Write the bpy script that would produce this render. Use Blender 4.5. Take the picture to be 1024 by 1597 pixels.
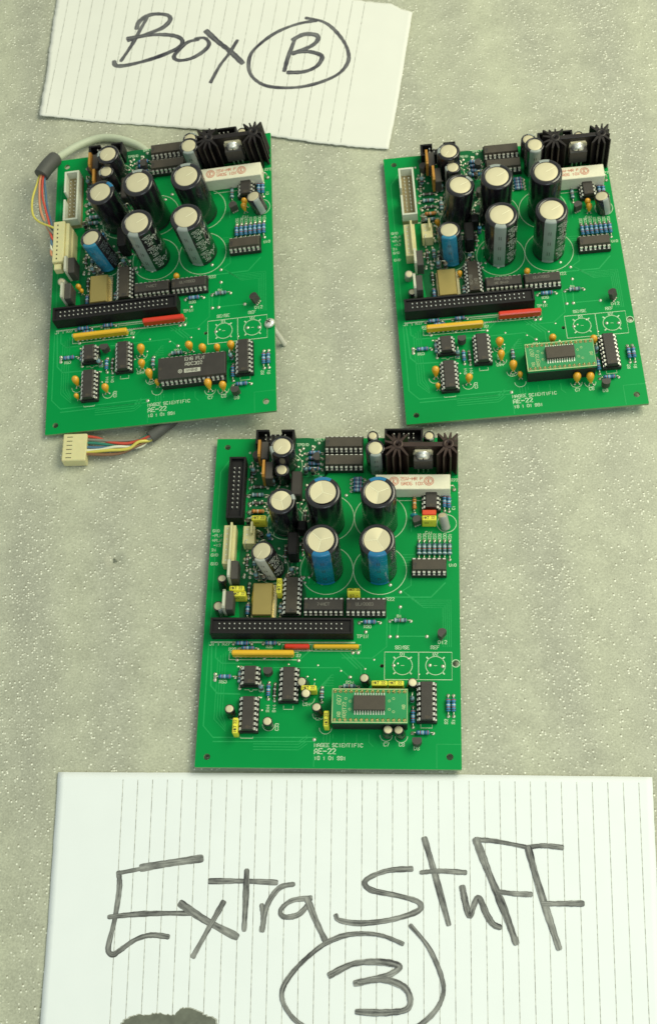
import bpy, bmesh, math, random
from mathutils import Vector, Matrix

# ------------------------------------------------------------------ clearing
for o in list(bpy.data.objects):
    bpy.data.objects.remove(o, do_unlink=True)
scene = bpy.context.scene
COL = scene.collection
S = 0.001                       # everything below is written in millimetres

# ------------------------------------------------------------------ camera
cam_data = bpy.data.cameras.new("camera")
cam = bpy.data.objects.new("camera", cam_data)
COL.objects.link(cam)
cam_data.sensor_fit = 'VERTICAL'
cam_data.sensor_height = 24.0
cam_data.lens = 2200.21 / 1597 * 24.0
cam_data.shift_x = -0.0039
cam_data.shift_y = 0.0012
cam_data.clip_start = 0.01
cam_data.clip_end = 20
cam_data.dof.use_dof = True
cam_data.dof.focus_distance = 0.66
cam_data.dof.aperture_fstop = 18.0
cm = Matrix(((0.9866154732, 0.1630641222, 0.0, 0.0),
             (-0.1472667556, 0.8910338935, -0.4293845634, 0.0),
             (-0.0700172169, 0.4236374542, 0.9031217508, 668.504 * S),
             (0, 0, 0, 1)))
# camera looks down its own -Z: the columns are its right, up and back axes
cam.matrix_world = cm
scene.camera = cam

# ------------------------------------------------------------------ world and lamps
world = bpy.data.worlds.new("World")
scene.world = world
world.use_nodes = True
bg = world.node_tree.nodes["Background"]
bg.inputs[0].default_value = (0.90, 1.0, 0.90, 1)
bg.inputs[1].default_value = WORLD_STRENGTH = 0.43

def area_lamp(name, loc, target, size, power, color):
    d = bpy.data.lights.new(name, 'AREA')
    d.shape = 'RECTANGLE'; d.size = size[0]; d.size_y = size[1]
    d.energy = power; d.color = color
    o = bpy.data.objects.new(name, d); COL.objects.link(o)
    o.location = loc
    o.rotation_euler = (Vector(target) - Vector(loc)).to_track_quat('-Z', 'Y').to_euler()
    return o
area_lamp("ceiling_light", (0.95, 0.62, 1.25), (0.10, 0.36, 0), (1.2, 0.8), 21, (1.0, 0.97, 0.71))
area_lamp("front_light", (0.25, -1.1, 1.3), (0.0, 0.2, 0), (0.9, 0.6), 6, (0.80, 0.95, 1.0))  # soft bluish light from the front, its source unseen

scene.view_settings.view_transform = 'Standard'
scene.view_settings.look = 'None'
scene.view_settings.exposure = 0.10
scene.view_settings.gamma = 1.0

# ------------------------------------------------------------------ materials
def new_mat(name):
    m = bpy.data.materials.new(name); m.use_nodes = True
    nt = m.node_tree
    return m, nt, nt.nodes["Principled BSDF"]

def node(nt, kind, **kw):
    n = nt.nodes.new(kind)
    for k, v in kw.items():
        if k in ('operation', 'blend_type', 'data_type', 'feature', 'noise_dimensions', 'interpolation_type', 'wave_type', 'bands_direction'):
            setattr(n, k, v)
        else:
            n.inputs[k].default_value = v
    return n

MATS = {}
def mat(name, color, rough=0.5, metal=0.0, var=0.10, scale=300.0, bump=0.0, bscale=900.0, coat=0.0, spec=0.5, trans=0.0):
    if name in MATS: return MATS[name]
    m, nt, b = new_mat(name)
    L = nt.links
    tc = node(nt, 'ShaderNodeTexCoord')
    n1 = node(nt, 'ShaderNodeTexNoise', Scale=scale, Detail=4.0)
    L.new(tc.outputs['Object'], n1.inputs['Vector'])
    mix = node(nt, 'ShaderNodeMixRGB', blend_type='MIX')
    c = color
    lo = tuple(x * (1 - var) for x in c); hi = tuple(min(1, x * (1 + var)) for x in c)
    mix.inputs[1].default_value = (*lo, 1); mix.inputs[2].default_value = (*hi, 1)
    L.new(n1.outputs['Fac'], mix.inputs[0]); L.new(mix.outputs[0], b.inputs['Base Color'])
    mr = node(nt, 'ShaderNodeMapRange')
    mr.inputs['To Min'].default_value = max(0.02, rough - 0.08); mr.inputs['To Max'].default_value = min(1, rough + 0.10)
    L.new(n1.outputs['Fac'], mr.inputs['Value']); L.new(mr.outputs[0], b.inputs['Roughness'])
    b.inputs['Metallic'].default_value = metal
    b.inputs['Specular IOR Level'].default_value = spec
    b.inputs['Coat Weight'].default_value = coat
    b.inputs['Coat Roughness'].default_value = 0.12
    if trans: b.inputs['Subsurface Weight'].default_value = trans
    if bump:
        n2 = node(nt, 'ShaderNodeTexNoise', Scale=bscale, Detail=3.0)
        L.new(tc.outputs['Object'], n2.inputs['Vector'])
        bp = node(nt, 'ShaderNodeBump', Strength=bump, Distance=0.0003)
        L.new(n2.outputs['Fac'], bp.inputs['Height']); L.new(bp.outputs[0], b.inputs['Normal'])
    MATS[name] = m
    return m

PCB = mat('green_solder_mask', (0.0, 0.280, 0.060), 0.42, var=0.26, scale=13, bump=0.05, bscale=500, coat=0.0, spec=0.12)
SHADE = mat('shaded_solder_mask', (0.002, 0.125, 0.036), 0.42, var=0.35, scale=90, spec=0.22)  # mask green darkened for the shade among the crowded parts
STRIPE_W = mat('white_stripe', (0.48, 0.48, 0.42), 0.4, var=0.15, scale=500)
PCB_EDGE = mat('board_edge', (0.20, 0.34, 0.16), 0.7, var=0.3)
TRACE = mat('masked_copper', (0.014, 0.36, 0.095), 0.42, var=0.2, spec=0.25)
SILK = mat('silkscreen_ink', (0.50, 0.68, 0.46), 0.6, var=0.25, scale=900)
SOLDER = mat('solder', (0.62, 0.62, 0.50), 0.33, 0.8, var=0.2, scale=1500)
TIN = mat('tinned_pin', (0.88, 0.86, 0.76), 0.3, 0.7, var=0.2, scale=1500)
GOLDPIN = mat('gold_pin', (0.70, 0.60, 0.28), 0.3, 1.0)
CHIP = mat('chip_plastic', (0.040, 0.034, 0.030), 0.50, var=0.3, scale=200, bump=0.25, bscale=4000)
CHIP2 = mat('chip_plastic_brown', (0.062, 0.050, 0.036), 0.55, var=0.3, scale=200, bump=0.25, bscale=4000)
BLACK = mat('black_plastic', (0.009, 0.008, 0.009), 0.5, var=0.3, bump=0.1, bscale=3000, spec=0.3)
SOCK = mat('socket_plastic', (0.018, 0.018, 0.018), 0.5)
SLEEVE = mat('black_sleeve', (0.012, 0.010, 0.014), 0.22, var=0.3, coat=0.5)
SLEEVE_GREY = mat('pale_sleeve', (0.33, 0.34, 0.30), 0.4, coat=0.2)
ALU = mat('brushed_aluminium', (0.66, 0.60, 0.41), 0.55, 0.3, var=0.05, scale=60)
ALU_DARK = mat('vent_score', (0.90, 0.86, 0.62), 0.35, 0.3)
STRIPE_S = mat('silver_stripe', (0.33, 0.37, 0.35), 0.36, 0.15, var=0.08)
STRIPE_B = mat('blue_stripe', (0.010, 0.165, 0.36), 0.25, var=0.12, coat=0.4)
STRIPE_L = mat('light_blue_stripe', (0.02, 0.20, 0.34), 0.25, var=0.12, coat=0.4)
PRINTW = mat('pale_print', (0.50, 0.52, 0.46), 0.5)
PRINTD = mat('dim_print', (0.10, 0.12, 0.13), 0.4)
PRINTK = mat('dark_print', (0.035, 0.035, 0.02), 0.6)
PRINTR = mat('red_print', (0.62, 0.16, 0.09), 0.7, var=0.25, scale=1200)
CREAM = mat('cream_plastic', (0.66, 0.60, 0.32), 0.42, var=0.08, trans=0.05)
CREAM_D = mat('cream_plastic_floor', (0.42, 0.35, 0.17), 0.5)
WHITE_H = mat('white_header_plastic', (0.62, 0.65, 0.54), 0.42, var=0.07)
TAN = mat('tan_header_floor', (0.34, 0.27, 0.14), 0.6)
CERAMIC = mat('white_cement', (0.80, 0.77, 0.60), 0.75, var=0.07, scale=500, bump=0.35, bscale=1500)
HEAT = mat('anodised_black', (0.022, 0.017, 0.017), 0.38, 0.3, var=0.3, scale=120)
BROWNH = mat('anodised_black_worn', (0.045, 0.026, 0.022), 0.40, 0.4, var=0.35, scale=120)
TABM = mat('transistor_tab', (0.74, 0.68, 0.48), 0.45, 0.35, var=0.15)
TABC = mat('copper_tab', (0.62, 0.30, 0.06), 0.38, 0.6, var=0.2)
TABW = mat('pale_tab', (0.62, 0.62, 0.50), 0.45, 0.3, var=0.1)
TOPL = mat('transistor_plastic', (0.055, 0.050, 0.045), 0.5, var=0.25)
YEL_BOX = mat('yellow_film_box', (0.80, 0.74, 0.06), 0.38, var=0.06)
RED_BOX = mat('red_film_box', (0.70, 0.07, 0.02), 0.38, var=0.08)
DROP = mat('orange_epoxy', (0.76, 0.37, 0.02), 0.28, var=0.12, coat=0.4)
YEL_SIP = mat('yellow_network', (0.78, 0.44, 0.015), 0.30, var=0.08, coat=0.3)
RED_SIP = mat('red_network', (0.66, 0.035, 0.01), 0.30, var=0.08, coat=0.3)
RES_B = mat('blue_resistor', (0.05, 0.24, 0.46), 0.33, var=0.2, coat=0.3)
RES_D = mat('dull_blue_resistor', (0.12, 0.24, 0.28), 0.36, var=0.2, coat=0.3)
RES_O = mat('orange_resistor', (0.70, 0.30, 0.05), 0.36, var=0.15)
BAND_K = mat('dark_band', (0.02, 0.03, 0.06), 0.4)
BAND_R = mat('red_band', (0.30, 0.05, 0.03), 0.4)
BAND_W = mat('white_band', (0.5, 0.6, 0.6), 0.4)
TEAL = mat('teal_ceramic', (0.02, 0.25, 0.32), 0.35)
GOLDCAN = mat('gold_can', (0.52, 0.40, 0.14), 0.30, 0.8, var=0.08, scale=60)
GOLDRIM = mat('gold_rim', (0.68, 0.60, 0.36), 0.28, 0.8)
GLASS = mat('diode_glass', (0.10, 0.07, 0.04), 0.2, coat=0.5)
SHRINK = mat('grey_heat_shrink', (0.072, 0.074, 0.068), 0.6, var=0.2, bump=0.3, bscale=700)
SHEATH = mat('grey_cable_sheath', (0.50, 0.55, 0.42), 0.5, var=0.08)
SCREW = mat('zinc_screw', (0.86, 0.84, 0.78), 0.3, 0.6, var=0.15)
def wire_mat(n, c): return mat('wire_' + n, c, 0.38, var=0.1, coat=0.2)
WIRES = {'yellow': wire_mat('yellow', (0.62, 0.55, 0.10)), 'grey': wire_mat('grey', (0.22, 0.22, 0.17)), 'red': wire_mat('red', (0.55, 0.07, 0.04)),
         'orange': wire_mat('orange', (0.62, 0.27, 0.14)), 'blue': wire_mat('blue', (0.07, 0.16, 0.26)), 'white': wire_mat('white', (0.70, 0.70, 0.55)),
         'green': wire_mat('green', (0.03, 0.20, 0.14)), 'brown': wire_mat('brown', (0.22, 0.11, 0.05))}

def foam_material():
    m, nt, b = new_mat('white_foam_sheet'); L = nt.links
    tc = node(nt, 'ShaderNodeTexCoord')
    mp = node(nt, 'ShaderNodeMapping'); mp.inputs['Scale'].default_value = (1.0, 0.35, 1.0); mp.inputs['Rotation'].default_value = (0, 0, math.radians(9))
    L.new(tc.outputs['Object'], mp.inputs['Vector'])
    big = node(nt, 'ShaderNodeTexNoise', Scale=14.0, Detail=4.0, Roughness=0.6)
    L.new(mp.outputs[0], big.inputs['Vector'])
    # soft paler and darker bands in the colour, running away from the viewer
    wv = node(nt, 'ShaderNodeTexWave', wave_type='BANDS', bands_direction='X'); wv.inputs['Scale'].default_value = 7.2; wv.inputs['Distortion'].default_value = 2.2; wv.inputs['Detail'].default_value = 2.0; wv.inputs['Detail Scale'].default_value = 1.2
    L.new(mp.outputs[0], wv.inputs['Vector'])
    bands = node(nt, 'ShaderNodeMixRGB', blend_type='MIX', Fac=0.20)
    L.new(big.outputs['Fac'], bands.inputs[1]); L.new(wv.outputs['Fac'], bands.inputs[2])
    med = node(nt, 'ShaderNodeTexNoise', Scale=70.0, Detail=5.0, Roughness=0.6)
    L.new(tc.outputs['Object'], med.inputs['Vector'])
    fine = node(nt, 'ShaderNodeTexNoise', Scale=1100.0, Detail=2.0)
    L.new(tc.outputs['Object'], fine.inputs['Vector'])
    ramp = node(nt, 'ShaderNodeValToRGB')
    ramp.color_ramp.elements[0].position = 0.30; ramp.color_ramp.elements[0].color = (0.385, 0.390, 0.318, 1)
    ramp.color_ramp.elements[1].position = 0.72; ramp.color_ramp.elements[1].color = (0.480, 0.492, 0.375, 1)
    L.new(bands.outputs[0], ramp.inputs[0])
    mm = node(nt, 'ShaderNodeMixRGB', blend_type='OVERLAY', Fac=0.26)
    L.new(ramp.outputs[0], mm.inputs[1]); L.new(med.outputs['Fac'], mm.inputs[2])
    mf = node(nt, 'ShaderNodeMixRGB', blend_type='OVERLAY', Fac=0.35)
    L.new(mm.outputs[0], mf.inputs[1]); L.new(fine.outputs['Fac'], mf.inputs[2])
    # foam cells: glints, and an offset shaded side to each, painted into the colour
    def cells(scale, thr, rad, seed):
        mp2 = node(nt, 'ShaderNodeMapping'); mp2.inputs['Location'].default_value = seed
        L.new(tc.outputs['Object'], mp2.inputs['Vector'])
        v = node(nt, 'ShaderNodeTexVoronoi', Scale=scale)
        L.new(mp2.outputs[0], v.inputs['Vector'])
        sep = node(nt, 'ShaderNodeSeparateColor'); L.new(v.outputs['Color'], sep.inputs[0])
        # more of them in the darker bands
        msk = node(nt, 'ShaderNodeMath', operation='MULTIPLY_ADD'); msk.inputs[1].default_value = 0.75; msk.inputs[2].default_value = thr
        L.new(bands.outputs[0], msk.inputs[0])
        g = node(nt, 'ShaderNodeMath', operation='GREATER_THAN'); L.new(sep.outputs[0], g.inputs[0]); L.new(msk.outputs[0], g.inputs[1])
        r = node(nt, 'ShaderNodeMapRange'); r.inputs['From Min'].default_value = rad; r.inputs['From Max'].default_value = rad * 0.45
        L.new(v.outputs['Distance'], r.inputs['Value'])
        p = node(nt, 'ShaderNodeMath', operation='MULTIPLY'); L.new(g.outputs[0], p.inputs[0]); L.new(r.outputs[0], p.inputs[1])
        w = node(nt, 'ShaderNodeMapRange'); w.inputs['To Min'].default_value = 0.1; L.new(sep.outputs[1], w.inputs['Value'])
        q = node(nt, 'ShaderNodeMath', operation='MULTIPLY'); L.new(p.outputs[0], q.inputs[0]); L.new(w.outputs[0], q.inputs[1])
        return q
    br = cells(820.0, 0.42, 0.50, (0, 0, 0))
    dk = cells(820.0, 0.45, 0.50, (0.0002, -0.0008, 0))
    m1 = node(nt, 'ShaderNodeMixRGB', blend_type='MIX'); m1.inputs[2].default_value = (0.24, 0.23, 0.17, 1)
    L.new(dk.outputs[0], m1.inputs[0]); L.new(mf.outputs[0], m1.inputs[1])
    m2 = node(nt, 'ShaderNodeMixRGB', blend_type='MIX'); m2.inputs[2].default_value = (0.95, 0.95, 0.82, 1)
    L.new(br.outputs[0], m2.inputs[0]); L.new(m1.outputs[0], m2.inputs[1])
    L.new(m2.outputs[0], b.inputs['Base Color'])
    h = node(nt, 'ShaderNodeMath', operation='SUBTRACT'); L.new(br.outputs[0], h.inputs[0]); L.new(dk.outputs[0], h.inputs[1])
    h2 = node(nt, 'ShaderNodeMath', operation='MULTIPLY_ADD'); h2.inputs[1].default_value = 0.5
    L.new(fine.outputs['Fac'], h2.inputs[0]); L.new(h.outputs[0], h2.inputs[2])
    bp = node(nt, 'ShaderNodeBump', Strength=0.22, Distance=0.0003)
    L.new(h2.outputs[0], bp.inputs['Height']); L.new(bp.outputs[0], b.inputs['Normal'])
    b.inputs['Roughness'].default_value = 0.5
    b.inputs['Specular IOR Level'].default_value = 0.35
    return m
FOAM = foam_material()

def paper_material(name, col):
    m, nt, b = new_mat(name); L = nt.links
    tc = node(nt, 'ShaderNodeTexCoord')
    n = node(nt, 'ShaderNodeTexNoise', Scale=55.0, Detail=6.0); L.new(tc.outputs['Object'], n.inputs['Vector'])
    n2 = node(nt, 'ShaderNodeTexNoise', Scale=1800.0, Detail=2.0); L.new(tc.outputs['Object'], n2.inputs['Vector'])
    mix = node(nt, 'ShaderNodeMixRGB'); mix.inputs[1].default_value = (*[c * 0.95 for c in col], 1); mix.inputs[2].default_value = (*col, 1)
    L.new(n.outputs['Fac'], mix.inputs[0])
    L.new(mix.outputs[0], b.inputs['Base Color'])
    bp = node(nt, 'ShaderNodeBump', Strength=0.12, Distance=0.0002); L.new(n2.outputs['Fac'], bp.inputs['Height'])
    n3 = node(nt, 'ShaderNodeTexNoise', Scale=22.0, Detail=2.0); L.new(tc.outputs['Object'], n3.inputs['Vector'])
    bp2 = node(nt, 'ShaderNodeBump', Strength=0.35, Distance=0.003); L.new(n3.outputs['Fac'], bp2.inputs['Height'])
    L.new(bp.outputs[0], bp2.inputs['Normal'])
    L.new(bp2.outputs[0], b.inputs['Normal'])
    b.inputs['Roughness'].default_value = 0.8; b.inputs['Specular IOR Level'].default_value = 0.2
    return m
PAPER_T = paper_material('writing_paper', (0.79, 0.79, 0.74))
PAPER_B = paper_material('writing_paper_lower', (0.84, 0.88, 0.90))

def ink_material(name, ink, pap, lo, hi):
    m, nt, b = new_mat(name); L = nt.links
    uv = node(nt, 'ShaderNodeUVMap'); tc = node(nt, 'ShaderNodeTexCoord')
    mp = node(nt, 'ShaderNodeMapping'); mp.inputs['Scale'].default_value = (0.10, 3.2, 1)
    L.new(uv.outputs[0], mp.inputs['Vector'])
    st = node(nt, 'ShaderNodeTexNoise', Scale=1.0, Detail=4.0); L.new(mp.outputs[0], st.inputs['Vector'])
    bl = node(nt, 'ShaderNodeTexNoise', Scale=38.0, Detail=6.0, Roughness=0.75); L.new(tc.outputs['Object'], bl.inputs['Vector'])
    sep = node(nt, 'ShaderNodeSeparateXYZ'); L.new(uv.outputs[0], sep.inputs[0])
    e1 = node(nt, 'ShaderNodeMath', operation='SUBTRACT'); e1.inputs[1].default_value = 0.5; L.new(sep.outputs[1], e1.inputs[0])
    e2 = node(nt, 'ShaderNodeMath', operation='ABSOLUTE'); L.new(e1.outputs[0], e2.inputs[0])
    e3 = node(nt, 'ShaderNodeMapRange'); e3.inputs['From Min'].default_value = 0.2; e3.inputs['From Max'].default_value = 0.46; e3.inputs['To Max'].default_value = 0.13
    L.new(e2.outputs[0], e3.inputs['Value'])
    a = node(nt, 'ShaderNodeMath', operation='ADD'); L.new(st.outputs['Fac'], a.inputs[0]); L.new(bl.outputs['Fac'], a.inputs[1])
    a2 = node(nt, 'ShaderNodeMapRange'); a2.inputs['From Min'].default_value = 0.72; a2.inputs['From Max'].default_value = 1.25
    a2.inputs['To Min'].default_value = lo; a2.inputs['To Max'].default_value = hi
    L.new(a.outputs[0], a2.inputs['Value'])
    a3 = node(nt, 'ShaderNodeMath', operation='ADD'); a3.use_clamp = True; L.new(a2.outputs[0], a3.inputs[0]); L.new(e3.outputs[0], a3.inputs[1])
    mix = node(nt, 'ShaderNodeMixRGB'); mix.inputs[1].default_value = (*pap, 1); mix.inputs[2].default_value = (*ink, 1)
    L.new(a3.outputs[0], mix.inputs[0]); L.new(mix.outputs[0], b.inputs['Base Color'])
    b.inputs['Roughness'].default_value = 0.7; b.inputs['Specular IOR Level'].default_value = 0.25
    return m
INK_T = ink_material('black_marker_ink', (0.03, 0.028, 0.045), (0.46, 0.47, 0.45), 0.58, 1.0)
INK_F = ink_material('faded_marker_ink', (0.045, 0.045, 0.05), (0.50, 0.51, 0.48), 0.24, 1.0)
def rule_material():
    m, nt, b = new_mat('ruled_line_ink'); L = nt.links
    tc = node(nt, 'ShaderNodeTexCoord')
    n = node(nt, 'ShaderNodeTexNoise', Scale=480.0, Detail=2.0); L.new(tc.outputs['Object'], n.inputs['Vector'])
    r = node(nt, 'ShaderNodeMapRange'); r.inputs['From Min'].default_value = 0.38; r.inputs['From Max'].default_value = 0.6
    L.new(n.outputs['Fac'], r.inputs['Value'])
    mix = node(nt, 'ShaderNodeMixRGB'); mix.inputs[1].default_value = (0.60, 0.61, 0.55, 1); mix.inputs[2].default_value = (0.31, 0.31, 0.28, 1)
    L.new(r.outputs[0], mix.inputs[0]); L.new(mix.outputs[0], b.inputs['Base Color']); b.inputs['Roughness'].default_value = 0.8
    return m
RULE = rule_material()
BLOT = mat('water_stain', (0.135, 0.145, 0.115), 0.75, var=0.5, scale=260, bump=0.2)

# ------------------------------------------------------------------ mesh helpers
class MB:
    """collects shapes (in mm) and becomes ONE mesh object"""
    def __init__(s): s.v = []; s.f = []; s.mi = []; s.sm = []; s.uv = None
    def add(s, vs, fs, mi=0, smooth=False):
        o = len(s.v); s.v += [tuple(p) for p in vs]
        for f in fs: s.f.append([i + o for i in f]); s.mi.append(mi); s.sm.append(smooth)
    def box(s, x0, y0, z0, x1, y1, z1, b=0.0, mi=0, bb=False):
        if x1 < x0: x0, x1 = x1, x0
        if y1 < y0: y0, y1 = y1, y0
        if b <= 0:
            s.add([(x0, y0, z0), (x1, y0, z0), (x1, y1, z0), (x0, y1, z0), (x0, y0, z1), (x1, y0, z1), (x1, y1, z1), (x0, y1, z1)],
                  [(0, 3, 2, 1), (4, 5, 6, 7), (0, 1, 5, 4), (1, 2, 6, 5), (2, 3, 7, 6), (3, 0, 4, 7)], mi)
            return
        def ring(i, z, c):
            return [(x0 + i + c, y0 + i, z), (x1 - i - c, y0 + i, z), (x1 - i, y0 + i + c, z), (x1 - i, y1 - i - c, z),
                    (x1 - i - c, y1 - i, z), (x0 + i + c, y1 - i, z), (x0 + i, y1 - i - c, z), (x0 + i, y0 + i + c, z)]
        vs = ring(0, z0, b) + ring(0, z1 - b, b) + ring(b, z1, b * 0.4)
        fs = [tuple(range(7, -1, -1)), tuple(range(16, 24))]
        for k in range(2):
            for i in range(8):
                j = (i + 1) % 8; fs.append((k * 8 + i, k * 8 + j, k * 8 + 8 + j, k * 8 + 8 + i))
        s.add(vs, fs, mi)
    def lathe(s, prof, cx=0, cy=0, n=28, mi=0, smooth=True, sx=1, sy=1, cap=True):
        vs = []; fs = []
        for r, z in prof:
            for i in range(n):
                a = 2 * math.pi * i / n; vs.append((cx + r * sx * math.cos(a), cy + r * sy * math.sin(a), z))
        for k in range(len(prof) - 1):
            for i in range(n):
                j = (i + 1) % n; fs.append((k * n + i, k * n + j, k * n + n + j, k * n + n + i))
        s.add(vs, fs, mi, smooth)
        if cap:
            o = len(s.v) - len(vs)
            s.f.append([o + i for i in range(n - 1, -1, -1)]); s.mi.append(mi); s.sm.append(False)
            k = (len(prof) - 1) * n
            s.f.append([o + k + i for i in range(n)]); s.mi.append(mi); s.sm.append(False)
    def tube(s, pts, r, n=8, mi=0):
        pts = [Vector(p) for p in pts]; vs = []; fs = []
        up = Vector((0, 0, 1)); prev = None
        for i, p in enumerate(pts):
            t = (pts[min(i + 1, len(pts) - 1)] - pts[max(i - 1, 0)]).normalized()
            if prev is None:
                a = t.cross(up)
                if a.length < 0.05: a = t.cross(Vector((1, 0, 0)))
                a.normalize()
            else:
                a = prev - t * prev.dot(t)
                a = a.normalized() if a.length > 1e-6 else t.orthogonal().normalized()
            prev = a; b = t.cross(a)
            rr = r[i] if isinstance(r, (list, tuple)) else r
            for k in range(n):
                th = 2 * math.pi * k / n; vs.append(p + (a * math.cos(th) + b * math.sin(th)) * rr)
        m = len(pts)
        for i in range(m - 1):
            for k in range(n):
                j = (k + 1) % n; fs.append((i * n + k, i * n + j, i * n + n + j, i * n + n + k))
        fs.append(tuple(range(n - 1, -1, -1))); fs.append(tuple((m - 1) * n + k for k in range(n)))
        s.add(vs, fs, mi, True)
    def prism(s, poly, z0, z1, mi=0, mi_side=None):
        n = len(poly)
        s.add([(x, y, z0) for x, y in poly] + [(x, y, z1) for x, y in poly], [tuple(range(n - 1, -1, -1)), tuple(range(n, 2 * n))], mi)
        o = len(s.v) - 2 * n
        for i in range(n):
            j = (i + 1) % n; s.f.append([o + i, o + j, o + n + j, o + n + i]); s.mi.append(mi if mi_side is None else mi_side); s.sm.append(False)
    def ribbon(s, pts, w, z=0.0, mi=0, fn=None, h=0.0):
        """flat band along 2-D points; fn maps (x, y) to a 3-D point"""
        n = len(pts)
        if n < 2: return
        L = []; R = []
        for i in range(n):
            a = pts[max(0, i - 1)]; b = pts[min(n - 1, i + 1)]
            dx, dy = b[0] - a[0], b[1] - a[1]; l = math.hypot(dx, dy) or 1
            nx, ny = -dy / l * w / 2, dx / l * w / 2
            ex = ey = 0
            if i == 0: ex, ey = -dx / l * w * 0.35, -dy / l * w * 0.35
            if i == n - 1: ex, ey = dx / l * w * 0.35, dy / l * w * 0.35
            x, y = pts[i]
            L.append((x + nx + ex, y + ny + ey)); R.append((x - nx + ex, y - ny + ey))
        g = fn or (lambda x, y: (x, y, z))
        vs = [g(*p) for p in L] + [g(*p) for p in R]
        s.add(vs, [(i, n + i, n + i + 1, i + 1) for i in range(n - 1)], mi)
    def mesh(s, name, mats, recalc=True):
        me = bpy.data.meshes.new(name)
        me.from_pydata([(x * S, y * S, z * S) for x, y, z in s.v], [], s.f)
        for m in (mats if isinstance(mats, (list, tuple)) else [mats]): me.materials.append(m)
        me.polygons.foreach_set('material_index', s.mi)
        me.polygons.foreach_set('use_smooth', s.sm)
        if s.uv:
            lay = me.uv_layers.new(name='UVMap')
            for lp in me.loops: lay.data[lp.index].uv = s.uv[lp.vertex_index]
        if recalc:
            bm = bmesh.new(); bm.from_mesh(me); bmesh.ops.recalc_face_normals(bm, faces=bm.faces[:]); bm.to_mesh(me); bm.free()
        me.update()
        return me

def put(name, me, parent=None, loc=(0, 0, 0), rot=(0, 0, 0), label=None, kind=None):
    o = bpy.data.objects.new(name, me); COL.objects.link(o)
    o.location = (loc[0] * S, loc[1] * S, loc[2] * S); o.rotation_euler = rot
    if parent is not None: o.parent = parent
    if label: o['label'] = label
    if kind: o['kind'] = kind
    return o
def tag(o, label, cat, group=None):
    o['label'] = label; o['category'] = cat
    if group: o['group'] = group
CACHE = {}
def cached(key, fn):
    if key not in CACHE: CACHE[key] = fn()
    return CACHE[key]

def smooth_path(pts, k=6):
    """Catmull-Rom through the points (2-D or 3-D)"""
    out = []; n = len(pts); d = len(pts[0])
    if n < 3: 
        return [tuple(pts[0][c] + (pts[-1][c] - pts[0][c]) * t / k for c in range(d)) for t in range(k + 1)]
    for i in range(n - 1):
        p0 = pts[max(0, i - 1)]; p1 = pts[i]; p2 = pts[i + 1]; p3 = pts[min(n - 1, i + 2)]
        for j in range(k):
            t = j / k
            out.append(tuple(0.5 * ((2 * p1[c]) + (-p0[c] + p2[c]) * t + (2 * p0[c] - 5 * p1[c] + 4 * p2[c] - p3[c]) * t * t
                                    + (-p0[c] + 3 * p1[c] - 3 * p2[c] + p3[c]) * t ** 3) for c in range(d)))
    out.append(tuple(pts[-1])); return out

# ------------------------------------------------------------------ plain stroke lettering (4 x 6 grid)
G = {'A': '00-04-26-44-40 02-42', 'B': '00-06-36-45-44-33-03 33-42-41-30-00', 'C': '45-36-16-05-01-10-30-41', 'D': '00-06-26-44-42-20-00',
     'E': '46-06-00-40 03-33', 'F': '46-06-00 03-33', 'G': '45-36-16-05-01-10-30-41-43-23', 'H': '00-06 40-46 03-43', 'I': '20-26', 'J': '46-41-30-10-01',
     'K': '00-06 46-02 13-40', 'L': '06-00-40', 'M': '00-06-23-46-40', 'N': '00-06-40-46', 'O': '10-01-05-16-36-45-41-30-10', 'P': '00-06-36-45-44-33-03',
     'Q': '10-01-05-16-36-45-41-30-10 22-40', 'R': '00-06-36-45-44-33-03 23-40', 'S': '45-36-16-05-04-13-33-42-41-30-10-01', 'T': '06-46 26-20',
     'U': '06-01-10-30-41-46', 'V': '06-20-46', 'W': '06-10-23-30-46', 'X': '00-46 06-40', 'Y': '06-23-46 23-20', 'Z': '06-46-00-40',
     '0': '10-01-05-16-36-45-41-30-10', '1': '14-26-20', '2': '05-16-36-45-44-00-40', '3': '05-16-36-45-44-33-42-41-30-10-01', '4': '30-36-02-42',
     '5': '46-06-03-33-42-41-30-10-01', '6': '45-36-16-05-01-10-30-41-42-33-03', '7': '06-46-10', '8': '13-04-05-16-36-45-44-33-13-02-01-10-30-41-42-33',
     '9': '01-10-30-41-45-36-16-05-04-13-43', '-': '03-43', '+': '03-43 21-25', '.': '20-21', '%': '00-46 05-15 31-41', '#': '10-16 30-36 02-42 04-44', '=': '02-42 04-44', '/': '00-46', 'u': '0A-04 04-01-10-30-41-44'.replace('0A-04 ', '')}
def text_strokes(txt, x, y, h, rot=0.0, adv=5.6):
    k = h / 6.0; out = []; cx = 0; ca, sa = math.cos(rot), math.sin(rot)
    for ch in txt:
        if ch in G:
            for st in G[ch].split(' '):
                pl = []
                for p in st.split('-'):
                    a, b = (cx + int(p[0])) * k * 0.92, int(p[1]) * k
                    pl.append((x + a * ca - b * sa, y + a * sa + b * ca))
                out.append(pl)
        cx += adv if ch != ' ' else adv * 0.8
    return out
def circle_pts(x, y, r, n=48, a0=0, a1=2 * math.pi):
    return [(x + r * math.cos(a0 + (a1 - a0) * i / n), y + r * math.sin(a0 + (a1 - a0) * i / n)) for i in range(n + 1)]

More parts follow.
